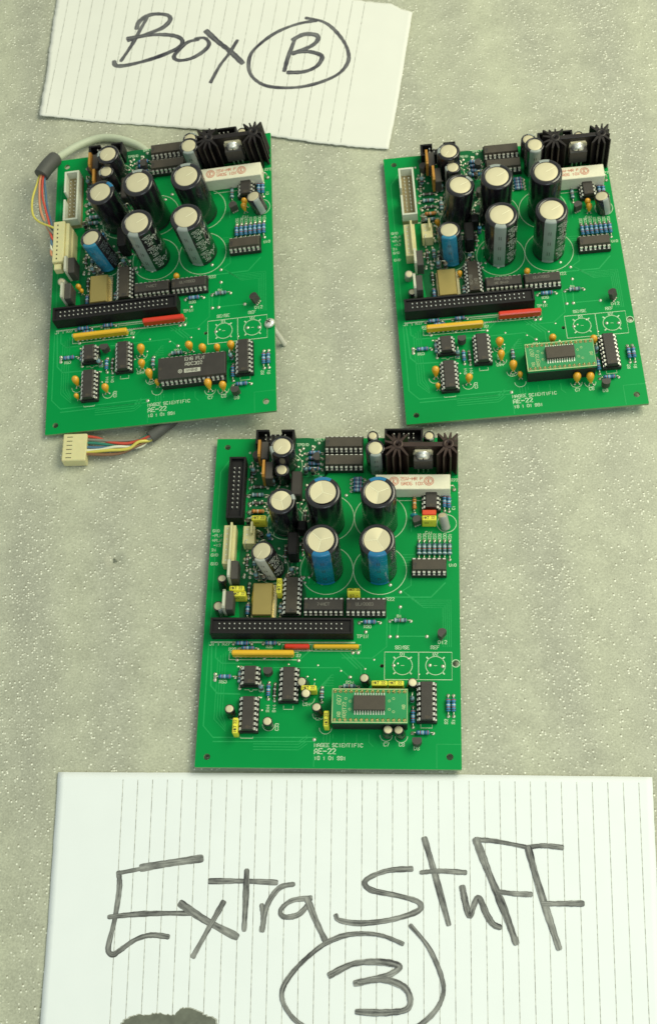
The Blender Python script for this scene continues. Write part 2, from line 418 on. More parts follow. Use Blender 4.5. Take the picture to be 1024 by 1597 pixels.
STROKES_TOP = [(2.5, [(-72.1, 674.9),(-70.0, 680.1),(-64.2, 684.0),(-57.7, 684.0),(-51.3, 681.2),(-50.4, 677.0),(-55.0, 672.1),(-61.7, 669.8),(-78.0, 666.2)]),(2.1, [(-64.6, 682.4),(-69.7, 673.6),(-76.5, 661.5),(-84.1, 650.3)]),(2.4, [(-78.3, 667.8),(-61.9, 667.1),(-49.5, 663.5),(-44.5, 658.4),(-46.9, 653.4),(-56.0, 649.5),(-68.9, 646.8),(-81.7, 645.9),(-87.6, 647.2),(-88.5, 650.7)]),(2.2, [(-34.6, 656.6),(-41.3, 655.9),(-48.3, 650.0),(-51.0, 645.4),(-47.8, 642.2),(-40.2, 642.3),(-32.5, 646.1),(-28.1, 651.3),(-30.4, 657.0),(-36.0, 657.7)]),(3.0, [(-28.7, 662.4),(-22.6, 652.3),(-16.1, 643.0),(-9.6, 631.7)]),(1.8, [(-30.6, 620.5),(-23.4, 632.5),(-16.3, 641.4),(-10.4, 650.5)]),(1.9, [(40.3, 656.6),(28.8, 656.2),(15.6, 652.4),(4.5, 645.5),(-3.5, 637.3),(-6.1, 626.3),(-4.0, 617.7),(2.5, 610.6),(13.2, 606.6),(25.5, 605.2),(38.2, 607.0),(48.8, 611.6),(55.0, 619.7),(55.9, 629.4),(53.3, 639.9),(48.3, 650.2),(42.8, 656.0),(34.4, 660.1)]),(2.2, [(15.2, 619.8),(18.9, 630.0),(25.3, 644.4)]),(2.6, [(23.9, 643.8),(31.3, 646.7),(38.6, 644.5),(38.8, 640.1),(33.6, 635.9),(22.4, 632.5)]),(2.3, [(22.4, 633.0),(31.8, 632.1),(38.7, 628.1),(39.2, 624.4),(34.9, 619.1),(27.1, 616.6),(17.3, 618.0)])]
STROKES_BOTTOM = [(2.3, [(-127.4, 150.1), (-127.7, 142.7), (-131.1, 128.7), (-135.1, 116.5), (-133.4, 113.1), (-130.1, 114.3), (-122.4, 118.0), (-115.0, 119.0), (-107.1, 117.0)]), (2.0, [(-127.7, 149.8), (-116.6, 150.1), (-106.0, 150.3)]), (3.3, [(-116.2, 150.5), (-103.0, 150.5), (-88.0, 150.2)]), (2.3, [(-133.5, 130.3), (-117.0, 129.1), (-94.4, 125.7)]), (3.2, [(-99.5, 130.9), (-89.6, 122.1), (-75.7, 112.1)]), (2.3, [(-79.7, 128.4), (-87.0, 118.8), (-96.4, 106.4)]), (2.4, [(-84.8, 139.0), (-68.7, 136.4), (-54.2, 133.4)]), (2.5, [(-67.1, 141.0), (-69.3, 127.5), (-71.6, 114.6)]), (2.3, [(-62.1, 124.1), (-62.1, 117.7), (-63.5, 112.9)]), (2.2, [(-63.1, 113.5), (-59.6, 123.7), (-53.1, 130.6), (-46.3, 131.3)]), (2.2, [(-39.2, 123.7), (-48.0, 124.0), (-53.7, 120.6), (-52.6, 117.3), (-46.0, 117.2), (-40.6, 121.1)]), (2.7, [(-40.7, 123.5), (-38.4, 113.8), (-34.9, 102.7)]), (2.3, [(9.2, 129.5), (-2.5, 130.4), (-12.6, 127.7), (-11.1, 123.1), (1.4, 118.2), (9.8, 114.0), (9.1, 110.2), (-3.2, 108.2), (-17.8, 108.8), (-27.3, 111.6), (-28.7, 114.0)]), (2.7, [(17.7, 142.2), (19.4, 126.9), (21.7, 102.3)]), (2.1, [(13.5, 127.1), (22.0, 126.4), (33.6, 123.8)]), (2.6, [(31.0, 117.4), (31.1, 110.5), (32.0, 104.2), (37.2, 111.7), (39.7, 103.4), (41.7, 98.9), (44.5, 97.0)]), (2.0, [(41.3, 138.0), (50.5, 135.7), (63.2, 131.0)]), (3.2, [(41.5, 137.7), (43.8, 124.3), (47.9, 104.2), (50.3, 89.3)]), (2.2, [(47.6, 112.6), (54.3, 110.6), (61.3, 109.2)]), (2.2, [(64.3, 130.5), (71.6, 130.1), (80.0, 127.9)]), (3.0, [(64.6, 129.7), (65.5, 115.0), (67.4, 96.8), (68.9, 84.0)]), (2.4, [(66.3, 104.1), (75.2, 102.7), (83.7, 101.4)]), (2.0, [(-23.7, 104.7), (-34.9, 102.7), (-47.6, 95.6), (-56.1, 87.9), (-58.2, 81.4), (-55.0, 73.5), (-48.7, 67.1), (-40.9, 61.9), (-28.5, 58.6), (-14.6, 57.1), (-3.0, 59.3), (8.0, 65.0), (13.7, 72.2), (14.3, 80.3), (10.9, 93.3), (4.5, 104.1)]), (1.8, [(-34.7, 103.0), (-27.2, 104.7), (-17.1, 104.0), (-8.7, 101.6), (-0.5, 96.8)]), (2.6, [(-35.3, 88.4), (-24.1, 91.6), (-12.0, 90.5), (-3.8, 87.5), (-7.2, 84.8), (-15.3, 83.6), (-24.4, 83.1)]), (2.6, [(-22.5, 83.3), (-11.8, 82.7), (-3.2, 78.2), (-1.2, 72.5), (-3.9, 68.4), (-14.1, 68.7), (-25.5, 70.9)])]

# ------------------------------------------------------------------ ground: the sheet of packing foam
def build_ground():
    def axis(lo, hi, step, far):
        a = [-far, -far * 0.7, lo - 120, lo - 40]
        x = lo
        while x <= hi: a.append(x); x += step
        return a + [hi + 40, hi + 120, far * 0.75, far]
    xs = axis(-230, 300, 2.2, 1500); ys = axis(0, 780, 2.2, 1700)
    dx, dy = -116.4, 312.1
    def hgt(x, y):
        z = 0.22 * math.sin(x * 0.055 + 0.6 * math.sin(y * 0.012)) + 0.14 * math.sin(y * 0.031 + x * 0.02)
        z -= 0.4
        r = math.hypot(x - dx, (y - dy) * 1.2)
        z -= 2.4 * math.exp(-(r / 2.6) ** 2)
        z += 0.9 * math.exp(-(math.hypot(x - dx + 5, y - dy) / 2.6) ** 2) + 0.6 * math.exp(-(math.hypot(x - dx - 7.5, y - dy) / 2.8) ** 2)
        return z
    nx = len(xs)
    v = [(x, y, hgt(x, y)) for y in ys for x in xs]
    f = [(j * nx + i, j * nx + i + 1, (j + 1) * nx + i + 1, (j + 1) * nx + i) for j in range(len(ys) - 1) for i in range(nx - 1)]
    m = MB(); m.add(v, f, 0, True)
    return put('foam_sheet', m.mesh('foam_sheet', FOAM, recalc=False), kind='structure')
ground = build_ground()
m = MB(); rng = random.Random(5)
for k in range(9):
    a = rng.uniform(0, 6.28); r = rng.uniform(0.2, 1.6)
    x, y = -116.2 + r * math.cos(a), 311.6 + r * math.sin(a)
    m.lathe([(0.1, -2.4), (rng.uniform(.35, .7), -2.0), (rng.uniform(.3, .6), -1.5), (0.1, -1.2)], x, y, n=6, smooth=False, cap=False)
put('torn_crumbs', m.mesh('torn_crumbs', mat('torn_foam', (0.20, 0.215, 0.17), 0.8)), parent=ground, kind='stuff')

# ------------------------------------------------------------------ the components (each mesh made once, origin on the board surface)
def m_dip(n, w, big=False, mod=False):
    """chip body along X, n pins, row spacing w"""
    L = n / 2 * 2.54
    zb, zt = (3.1, 6.4) if not big else (4.2, 8.2)
    b = MB(); hw = w / 2 - 0.75; hl = L / 2 - 0.25 + (1.3 if big else 0)
    zm = (zb + zt) / 2
    vs = []
    for z, i in ((zb, .35), (zm - .1, 0), (zm + .1, 0), (zt - 0.12, .30), (zt, .48)):
        vs += [(-hl + i, -hw + i, z), (hl - i, -hw + i, z), (hl - i, hw - i, z), (-hl + i, hw - i, z)]
    fs = [(3, 2, 1, 0), (16, 17, 18, 19)]
    for k in range(4):
        for i in range(4):
            j = (i + 1) % 4; fs.append((k * 4 + i, k * 4 + j, k * 4 + 4 + j, k * 4 + 4 + i))
    b.add(vs, fs)
    # end notch and pin-one dimple, as shallow discs of shade-catching relief
    b.lathe([(0.95, zt - 0.01), (0.95, zt + 0.05), (0.75, zt + 0.05), (0.70, zt + 0.01)], -hl + 1.5, 0, n=14, mi=1, smooth=False)
    b.lathe([(0.5, zt - 0.01), (0.5, zt + 0.04), (0.4, zt + 0.02)], -hl + 1.5, -hw + 1.6, n=10, mi=1, smooth=False)
    p = MB()
    for i in range(n // 2):
        x = -L / 2 + 1.27 + i * 2.54
        for s in (-1, 1):
            y0 = s * hw; y1 = s * (w / 2)
            p.box(x - .72, min(y0, y1), zm - .12, x + .72, max(y0, y1) + 0.0, zm + .14)
            p.box(x - .72, y1 - .13, zm - 1.6, x + .72, y1 + .13, zm + 0.13)
            p.box(x - .27, y1 - .12, 0.5, x + .27, y1 + .12, zm - 1.5)
            p.box(x - .5, y1 - .9 if s < 0 else y1 + .35, zm - 1.75, x + .5, y1 - .35 if s < 0 else y1 + .9, zm - 1.5)
    k = MB(); zs = zm - 1.8
    for s in (-1, 1):
        y = s * w / 2
        k.box(-L / 2, y - 1.15, 0.4, L / 2, y + 1.15, zs, 0.15)
    for x in (-L / 2 + 1.2, L / 2 - 1.2) if n < 20 else (-L / 2 + 1.2, 0, L / 2 - 1.2):
        k.box(x - 1.1, -w / 2 + 1.15, 0.4, x + 1.1, w / 2 - 1.15, zs - 0.4)
    return b, p, k
def add_dip(par, cx, cy, n, vert=False, w=7.62, big=False, marks=None, tone=0, tilt=0.0, rv=None):
    key = ('dip', n, w, big)
    def mk():
        b, p, k = m_dip(n, w, big)
        return (b.mesh('chip', [CHIP, CHIP2]), p.mesh('pins', TIN), k.mesh('socket', SOCK))
    mb, mp_, mk_ = cached(key, mk)
    if tone:
        mb = cached(key + (tone,), lambda: m_dip(n, w, big)[0].mesh('chip', [CHIP2, CHIP]))
    rz = (math.pi / 2 if vert else 0) + tilt
    c = put('chip', mb, par, (cx, cy, 0), (0, 0, rz))
    put('pins', mp_, c, kind='stuff'); put('socket', mk_, c)
    if marks:
        t = MB(); zt = 8.2 if big else 6.4
        for txt, x, y, h, ww in marks:
            for st in text_strokes(txt, x, y, h): t.ribbon(st, ww, zt + .05)
        put('printed_marking', t.mesh('printed_marking', mat('chip_print', (0.20, 0.19, 0.16), .6, var=.3)), c)
    return c

def m_res(L, body, b1, b2, r=1.15):
    b = MB(); h = min(3.2, L / 2 - 1.2)
    b.lathe([(0.3, -h), (r * .85, -h + .15), (r, -h + .5), (r, -h + 1.1), (r * .86, -h + 1.4), (r * .86, h - 1.4), (r, h - 1.1), (r, h - .5), (r * .85, h - .15), (.3, h)], n=12)
    for i, z in enumerate((-h + .75, -h * .38, 0, h * .38, h - .75)):
        rr = r + .03 if i in (0, 4) else r * .86 + .03
        b.lathe([(rr, z - .22), (rr, z + .22)], n=12, mi=1 + (i % 3), cap=False)
    # turn from Z to X axis and lift
    b.v = [(z, y, x + r + 0.35) for x, y, z in b.v]
    l = MB(); e = L / 2
    for s in (-1, 1):
        l.tube([(s * h * .9, 0, r + .35), (s * (e - .5), 0, r + .35), (s * (e - .1), 0, r + .1), (s * e, 0, .6), (s * e, 0, 0.02)], .28, 6)
        l.lathe([(1.0, .03), (.85, .25), (.35, .6)], s * e, 0, n=10, mi=0)
    return b, l
RES_SETS = {'b': (RES_B, BAND_K, BAND_R, BAND_W), 'd': (RES_D, BAND_W, BAND_K, BAND_R), 'o': (RES_O, BAND_R, BAND_K, BAND_W), 'g': (GLASS, BAND_W, BAND_K, BAND_K)}
def add_res(par, x0, y0, x1, y1, kind='b'):
    L = round(math.hypot(x1 - x0, y1 - y0) * 2) / 2
    def mk():
        b, l = m_res(L, None, None, None, 1.15 if kind != 'g' else .85)
        return b.mesh('resistor', list(RES_SETS[kind])), l.mesh('leads', SOLDER)
    b, l = cached(('res', L, kind), mk)
    o = put('resistor' if kind != 'g' else 'diode', b, par, ((x0 + x1) / 2, (y0 + y1) / 2, 0), (0, 0, math.atan2(y1 - y0, x1 - x0)))
    put('leads', l, o, kind='stuff'); return o

def sleeve_profile(r, h):
    return [(r * .93, 0.3), (r, .7), (r, 1.6), (r * .955, 2.2), (r, 2.9), (r, h - 1.3), (r * .985, h - .6), (r * .93, h - .15), (r * .84, h), (r * .775, h - .05), (r * .765, h - .4)]
def add_cap(par, x, y, r, h, sleeve, stripe=None, ang=-90, wid=42, vent=3, print_mat=None, ptxt=None, lean=(0, 0), rotv=0.3, disc=None, name='electrolytic_capacitor'):
    k = disc or 0.735
    def mk():
        b = MB(); pr = sleeve_profile(r, h)
        pr = pr[:-2] + [(r * k, h - .05), (r * k * .99, h - .4)]
        b.lathe(pr, n=40)
        return b.mesh(name, sleeve)
    def mkd():
        d = MB(); q = r * k * .99
        if vent > 2:          # scored top: three faces folded a little, each its own slope
            d.lathe([(q, h - .6), (q, h - .2)], n=36, cap=False)
            for sct in range(3):
                a0 = rotv + sct * 2.0944
                rim = [(q * math.cos(a0 + 2.0944 * i / 12), q * math.sin(a0 + 2.0944 * i / 12), h - .2) for i in range(13)]
                mid = a0 + 1.0472; dz = (.7, .1, .4)[sct]
                rim = [(x, y, z + dz * max(0, math.sin(math.pi * i / 12))) for i, (x, y, z) in enumerate(rim)]
                d.add([(0, 0, h - .2)] + rim, [(0, i, i + 1) for i in range(1, 13)], 0)
        else:
            d.lathe([(q, h - .6), (q, h - .3), (q * .94, h - .18), (q * .5, h - .16), (0.01, h - .15)], n=36, cap=False)
        for i in range(vent):
            a = rotv + i * 2 * math.pi / vent if vent > 2 else rotv + i * math.pi
            rr = q * .86; w = 0.16 if r > 5 else .12
            d.add([(-w * math.sin(a), w * math.cos(a), h - .09), (w * math.sin(a), -w * math.cos(a), h - .09),
                   (rr * math.cos(a) + w * math.sin(a), rr * math.sin(a) - w * math.cos(a), h - .11), (rr * math.cos(a) - w * math.sin(a), rr * math.sin(a) + w * math.cos(a), h - .11)], [(0, 1, 2, 3)], 1)
        return d.mesh('top_disc', [ALU, ALU_DARK])
    rot = (-math.atan2(lean[1], h), math.atan2(lean[0], h), 0)
    o = put(name, cached(('cap', r, h, sleeve.name, k), mk), par, (x, y, 0), rot)
    put('top_disc', cached(('capd', r, h, vent, rotv, k), mkd), o)
    if stripe:
        def mks():
            s = MB(); pr = [(r + .05, .7), (r + .05, 1.6), (r * .955 + .05, 2.2), (r + .05, 2.9), (r + .05, h - 1.3), (r * .985 + .06, h - .6), (r * .93 + .06, h - .10), (r * .84, h + .06), (r * (k + .02), h + .03)]
            n = 12; vs = []; fs = []
            for rr, z in pr:
                for i in range(n + 1):
                    a = math.radians(ang - wid / 2 + wid * i / n); vs.append((rr * math.cos(a), rr * math.sin(a), z))
            for q in range(len(pr) - 1):
                for i in range(n): fs.append((q * (n + 1) + i, q * (n + 1) + i + 1, (q + 1) * (n + 1) + i + 1, (q + 1) * (n + 1) + i))
            s.add(vs, fs, 0, True)
            g = lambda u, v: ((r + .09) * math.cos(math.radians(ang) + u / r), (r + .09) * math.sin(math.radians(ang) + u / r), v)
            if r > 4.5:
                for zz in [h * q for q in (.2, .45, .7)]:
                    for du in (-.55, .55): s.ribbon([(du, zz), (du, zz + h * .075)], .32, fn=g, mi=1)
            return s.mesh('polarity_stripe', [stripe, PRINTK])
        put('polarity_stripe', cached(('caps', r, h, stripe.name, ang, wid, k), mks), o)
    if ptxt:
        def mkp():
            s = MB(); a0 = math.radians(ang + wid / 2 + 6)
            g = lambda u, v: ((r + .07) * math.cos(a0 + u / r), (r + .07) * math.sin(a0 + u / r), v)
            z = h - 4.0
            while z > 4:
                s.ribbon([g2 for g2 in [(2.6 + 2.4 * math.cos(t * math.pi / 8), z + 1.0 * math.sin(t * math.pi / 8)) for t in range(17)]], .34, fn=g)
                for st in text_strokes('NC.', 1.3, z - .55, 1.2): s.ribbon(st, .26, fn=g)
                for st in text_strokes(ptxt[0], .3, z - 4.2, 2.2): s.ribbon(st, .42, fn=g)
                if z - 8 > 0:
                    for st in text_strokes(ptxt[1], 1.4, z - 7.6, 2.2): s.ribbon(st, .42, fn=g)
                z -= 10.6
            return s.mesh('printed_marking', print_mat)
        put('printed_marking', cached(('capp', r, h, ang, wid, ptxt, print_mat.name), mkp), o)
    return o

def add_drop(par, x, y, s=1.0, lean=(0.15, 0.0), label=None):
    def mk():
        b = MB()
        b.lathe([(.5, 1.2), (.9, 2.0), (1.5, 3.2), (2.15, 4.8), (2.3, 5.8), (2.05, 6.8), (1.4, 7.6), (.6, 7.95), (.02, 8.0)], n=20, sx=.92, sy=.8, cap=False)
        return b.mesh('tantalum_capacitor', DROP)
    def ml():
        b = MB()
        for q in (-1, 1): b.tube([(q * .4, 0, 1.6), (q * .9, 0, .8), (q * 1.2, 0, 0)], .25, 6); b.lathe([(.8, .03), (.3, .5)], q * 1.2, 0, n=8)
        return b.mesh('leads', SOLDER)
    o = put('tantalum_capacitor', cached('drop', mk), par, (x, y, 0), (lean[0], lean[1], 0))
    o.scale = (s, s, s)
    put('leads', cached('dropl', ml), o, kind='stuff'); return o

def add_film(par, x, y, w, d, h, m, vert=False, lean=0.0, text=True, lab=None):
    def mk():
        b = MB(); b.box(-w / 2, -d / 2, 0.5, w / 2, d / 2, h, 0.35)
        if text:
            for st in text_strokes('MKT 22', -w / 2 + .8, -.62, 1.3, adv=5.2): b.ribbon(st, .26, h + .05, mi=1)
            for st in text_strokes('63 -', -w / 2 + 1.4, 0, 1.3): b.ribbon(st, .22, fn=lambda a, q: (a, -d / 2 - .05, q + h * .6 - .6), mi=1)
        return b.mesh('film_capacitor', [m, PRINTK])
    return put('film_capacitor', cached(('film', w, d, h, m.name, text), mk), par, (x, y, 0), (lean, 0, math.pi / 2 if vert else 0))

def add_to92(par, x, y, rz=0.0, lean=0.0):
    def mk():
        b = MB(); pl = [(2.35 * math.cos(a), 2.35 * math.sin(a)) for a in [math.radians(-30 + 240 * i / 14) for i in range(15)]]
        b.prism(pl, 2.0, 6.6); return b.mesh('small_transistor', TOPL)
    def ml():
        b = MB()
        for q in (-1.27, 0, 1.27): b.tube([(q, 0, 2.2), (q, -.3, 1), (q, -.3, 0)], .26, 6); b.lathe([(.8, .03), (.3, .45)], q, -.3, n=8)
        return b.mesh('leads', SOLDER)
    o = put('small_transistor', cached('to92', mk), par, (x, y, 0), (lean, 0, rz)); put('leads', cached('to92l', ml), o, kind='stuff'); return o

def add_to220(par, x, y, tabm, plane='x', tabh=15.5, lean=0.0, label=None, hole=True):
    """body in front of its tab; plane 'x': the tab faces -x, the body is on +x"""
    def mk():
        b = MB()
        b.box(0.65, -5, 3.2, 4.4, 5, 12.2, .35); return b.mesh('power_transistor', TOPL)
    def mt():
        b = MB(); pl = [(-5, 3.4), (5, 3.4), (5, 14.2), (4.2, 15.2), (4.2, tabh), (-4.2, tabh), (-4.2, 15.2), (-5, 14.2)]
        bm2 = MB(); bm2.prism(pl, 0, 1.3)
        b.add([(z - .65, x_, y_) for x_, y_, z in bm2.v], bm2.f)
        return b.mesh('metal_tab', tabm)
    def ml():
        b = MB()
        for q in (-2.54, 0, 2.54): b.box(1.6, q - .5, 0, 2.1, q + .5, 3.3)
        return b.mesh('leads', TIN)
    rz = 0 if plane == 'x' else -math.pi / 2
    o = put('power_transistor', cached('to220', mk), par, (x, y, 0), (0, lean, rz) if plane == 'x' else (0, 0, rz), label=label)
    put('metal_tab', cached(('tab', tabm.name, tabh), mt), o); put('leads', cached('to220l', ml), o, kind='stuff'); return o

def add_box_header(par, x0, y0, x1, y1, h, cols, rows, px, py, wall, floor, key=None, fh=2.5, label=None, pinz=None, pitch=2.54):
    def mk():
        b = MB(); t = 1.15
        b.box(x0, y0, .1, x1, y1, fh, mi=1)
        if key == 'left':
            ym = (y0 + y1) / 2; b.box(x0, y0, fh, x0 + t, ym - 2.4, h, .15); b.box(x0, ym + 2.4, fh, x0 + t, y1, h, .15)
        else: b.box(x0, y0, fh, x0 + t, y1, h, .15)
        b.box(x1 - t, y0, fh, x1, y1, h, .15)
        b.box(x0 + t, y0, fh, x1 - t, y0 + t, h, .15)
        if key == 'rear':
            xm = (x0 + x1) / 2; b.box(x0 + t, y1 - t, fh, xm - 3.2, y1, h, .15); b.box(xm + 3.2, y1 - t, fh, x1 - t, y1, h, .15)
        elif key == 'front':
            pass
        else: b.box(x0 + t, y1 - t, fh, x1 - t, y1, h, .15)
        return b.mesh('box_header', [wall, floor])
    def mp_():
        b = MB()
        for i in range(cols):
            for j in range(rows):
                X, Y = px + i * pitch, py + j * pitch
                b.box(X - .32, Y - .32, fh, X + .32, Y + .32, (pinz or h - 1.2), .12)
        return b.mesh('pins', TIN)
    o = put('box_header', cached(('bh', x0, y0, x1, h, wall.name), mk), par, label=label)
    put('pins', cached(('bhp', x0, y0, cols, rows, wall.name, pinz), mp_), o, kind='stuff'); return o

def add_header(par, x0, y0, x1, y1, h, wx0, wx1, wy0, wy1, wh, n):
    """friction-lock header: base block with a taller locking wall"""
    def mk():
        b = MB(); b.box(x0, y0, .1, x1, y1, h, .25)
        for i in range(n):
            y = y0 + 2.0 + (y1 - y0 - 4.0) * i / max(1, n - 1); xc = x0 + (wx0 - x0) * .5
            b.box(xc - .35, y - .35, h, xc + .35, y + .35, h + .08, mi=1)
        return b.mesh('lock_header', [CREAM, TIN])
    def mw():
        b = MB(); b.box(wx0, wy0, .2, wx1, wy1, wh, .3); return b.mesh('locking_wall', CREAM)
    o = put('lock_header', cached(('lh', x0, y0), mk), par); put('locking_wall', cached(('lhw', x0, y0), mw), o); return o

def add_sip(par, x0, x1, y, m, h=6.0, t=2.6, z0=1.6):
    n = int(round((x1 - x0) / 2.54)); 
    def mk():
        b = MB(); b.box(0, -t / 2, z0, x1 - x0, t / 2, h, .55); return b.mesh('resistor_network', m)
    def ml():
        b = MB()
        for i in range(n):
            X = (x1 - x0) / 2 + (i - (n - 1) / 2) * 2.54
            b.box(X - .3, -.15, 0, X + .3, .15, z0 + .2); b.lathe([(.85, .04), (.7, .3), (.3, .6)], X, -.35, n=8)
        return b.mesh('leads', SOLDER)
    o = put('resistor_network', cached(('sip', x0, x1, m.name, h), mk), par, (x0, y, 0)); put('leads', cached(('sipl', x0, x1, z0), ml), o, kind='stuff'); return o

def heatsink(par, brown):
    hm = BROWNH if brown else HEAT
    def web():
        b = MB(); b.box(97.6, 162.0, .5, 123.0, 164.6, 24.2, .2)
        for hx in (97.4, 123.2):
            b.lathe([(3.0, .5), (3.0, 24.6), (2.6, 25.0), (1.3, 25.0), (1.2, 22.0), (.02, 22.0)], hx, 163.2, n=20, cap=False)
        return b.mesh('heat_sink', [hm])
    o = put('heat_sink', cached(('web', brown), web), par)
    tips = [((97.4, 163.2), t) for t in ((91.2, 169.0), (94.6, 169.0), (98.2, 169.6), (102.2, 168.6), (90.8, 165.0), (90.8, 160.6), (91.4, 156.6), (95.0, 155.6), (98.6, 155.6), (102.6, 156.4))]
    tips += [((123.2, 163.2), t) for t in ((117.9, 169.2), (121.2, 169.6), (124.6, 169.6), (127.9, 169.0), (128.0, 165.4), (128.0, 161.6), (127.8, 157.6), (124.4, 155.6), (120.8, 155.6), (117.4, 156.6))]

    for i, ((hx, hy), (tx, ty)) in enumerate(tips):
        def fin():
            b = MB(); dx, dy = tx - hx, ty - hy; l = math.hypot(dx, dy); ux, uy = dx / l, dy / l; nx, ny = -uy, ux
            sx, sy = hx + ux * 1.8, hy + uy * 1.8
            b.prism([(sx + nx * .85, sy + ny * .85), (sx - nx * .85, sy - ny * .85), (tx - nx * .4, ty - ny * .4), (tx + nx * .4, ty + ny * .4)], .5, 24.9 - (i % 3) * .25)
            return b.mesh('fin', hm)
        put('fin', cached(('fin', i, brown), fin), o)
    t = add_to220(par, 110.3, 161.2, TABM, plane='y', tabh=15.6)
    for ch in [t]: ch.location.z = 5.6 * S
    def leg():
        b = MB()
        for q in (-2.54, 0, 2.54): b.box(110.3 + q - .45, 159.1, 0, 110.3 + q + .45, 159.6, 9)
        return b.mesh('leads', TIN)
    put('leads', cached('tleg', leg), par)
    def scr():
        b = MB(); b.lathe([(3.4, 0), (3.4, .45), (2.9, .5), (2.85, 1.5), (2.2, 2.3), (1.2, 2.5), (.02, 2.5)], n=20, cap=False)
        b.box(-1.5, -.25, 2.45, 1.5, .25, 2.56, mi=1); b.box(-.25, -1.5, 2.45, .25, 1.5, 2.57, mi=1)
        return b.mesh('screw', [SCREW, PRINTK])
    put('screw', cached('scr', scr), par, (110.3, 160.5, 17.6), (math.pi / 2, 0, 0)).scale = (1.15, 1.15, 1.2)
    return o

def add_can(par, x, y, r=2.5, h=8, z0=0.0, m=SLEEVE, lean=(0, 0), k=.82):
    return add_cap(par, x, y, r, h, m, vent=0, lean=lean, disc=k, stripe=STRIPE_S if r >= 2.5 else None, ang=-60, wid=50)

# ------------------------------------------------------------------ the printed circuit board itself
BW, BL = 128.5, 180.0
HOLES = [(5.7, 5.2, 1.6), (5.9, 174.9, 1.6), (122.9, 6.2, 1.7), (89.8, 52.0, 1.0)]
def m_panel():
    bm = bmesh.new(); edges = []
    def loop(pts):
        vs = [bm.verts.new((x * S, y * S, 0)) for x, y in pts]
        es = [bm.edges.new((vs[i], vs[(i + 1) % len(vs)])) for i in range(len(vs))]; edges.extend(es)
    loop([(0.3, 0), (BW - .3, 0), (BW, .3), (BW, BL - .3), (BW - .3, BL), (.3, BL), (0, BL - .3), (0, .3)])
    for x, y, r in HOLES + [(126.2, 53.4, 1.6)]: loop(circle_pts(x, y, r, 20)[:-1])
    bmesh.ops.triangle_fill(bm, edges=edges, use_beauty=True)
    for f in bm.faces: 
        if f.normal.z < 0: f.normal_flip()
    g = bmesh.ops.extrude_face_region(bm, geom=bm.faces[:])
    bmesh.ops.translate(bm, verts=[v for v in g['geom'] if isinstance(v, bmesh.types.BMVert)], vec=(0, 0, -1.6 * S))
    bmesh.ops.recalc_face_normals(bm, faces=bm.faces[:])
    for f in bm.faces: f.material_index = 1 if abs(f.normal.z) < .5 else 0
    me = bpy.data.meshes.new('board_panel'); bm.to_mesh(me); bm.free()
    me.materials.append(PCB); me.materials.append(PCB_EDGE)
    return me
def m_tails():
    b = MB(); rng = random.Random(11)
    for i in range(240):
        x, y = rng.uniform(5, 123), rng.uniform(8, 172)
        b.lathe([(.9, -1.6), (.5, -2.2), (.25, -2.9)], x, y, n=6)
    return b.mesh('solder_tails', SOLDER)
def m_traces():
    out = []
    def T(pts, w=.55):
        b = MB(); b.ribbon(pts, w, .04); out.append(b.mesh('copper_trace', TRACE))
    T([(6.6, 63), (6.7, 56), (10, 53), (25, 53)], .7); T([(17.5, 54.6), (48.6, 54.7), (53.9, 59.8)]); T([(4.4, 63), (5.3, 41.2), (8.7, 37.3), (20, 37)], .8)
    T([(2.9, 64), (2.9, 20.7), (8, 14.9), (58.6, 15.3)], .6); T([(8.2, 12.8), (57.3, 13.2)], .6); T([(36, 50.8), (65.7, 50.9), (68.7, 51.1), (73.9, 46)])
    T([(69.2, 58.8), (77.6, 50.5)]); T([(71.2, 58.8), (79.6, 50.5), (79.6, 41)]); T([(73.2, 58.8), (81.6, 50.5), (81.6, 41)])
    T([(91.2, 88.6), (114.1, 88.6), (121.3, 96.4)], .7); T([(93.6, 67.4), (93.6, 76)]); T([(97.2, 67.4), (98.6, 83)]); T([(98.6, 67.6), (112, 67.6)])
    T([(116.6, 0.6), (116.6, 12.4), (128, 12.4)], .4); T([(57.6, .8), (57.6, 15.3)], .4)
    for i in range(5): T([(55 + i * 1.6, 37 + i), (60 + i * 1.2, 41.5 + i * 1.4), (66, 41.5 + i * 1.4)], .4)
    for i in range(6): T([(40 + i * 3, 96), (43 + i * 3, 103 + i * 3), (43 + i * 3, 122)], .5)
    for i in range(5): T([(100 + i * 1.3, 92 - i), (105 + i * 1.3, 87 - i), (124 - i, 87 - i), (124 - i, 62)], .35)
    for i in range(4): T([(62 + i * 1.5, 6 + i * 3), (62 + i * 1.5, 17)], .4); T([(8 + i * 1.3, 74 - 18 + i), (8 + i * 1.3, 24 + i), (14, 18 + i)], .35)
    for i in range(5): T([(84 + i * 1.6, 120), (80 + i * 1.6, 124), (80 + i * 1.6, 142)], .35); T([(100, 112 - i * 1.5), (106, 112 - i * 1.5), (108, 110 - i * 1.5)], .35)
    for i in range(4): T([(28, 9 + i * 1.4), (50, 9 + i * 1.4), (54, 12 + i * 1.4)], .35); T([(72 + i * 6, 17), (72 + i * 6, 13), (74 + i * 6, 11)], .35)
    T([(92, 78), (92, 62), (85, 56), (70, 56)], .5); T([(104, 100), (104, 95), (99, 91.5)], .5); T([(20, 170), (20, 150), (16.8, 146)], .6)
    T([(46, 140), (46, 157), (58, 158)], .6); T([(3, 70), (3, 160), (8, 168)], .5); T([(104, 125), (104, 148)], .5)
    return out
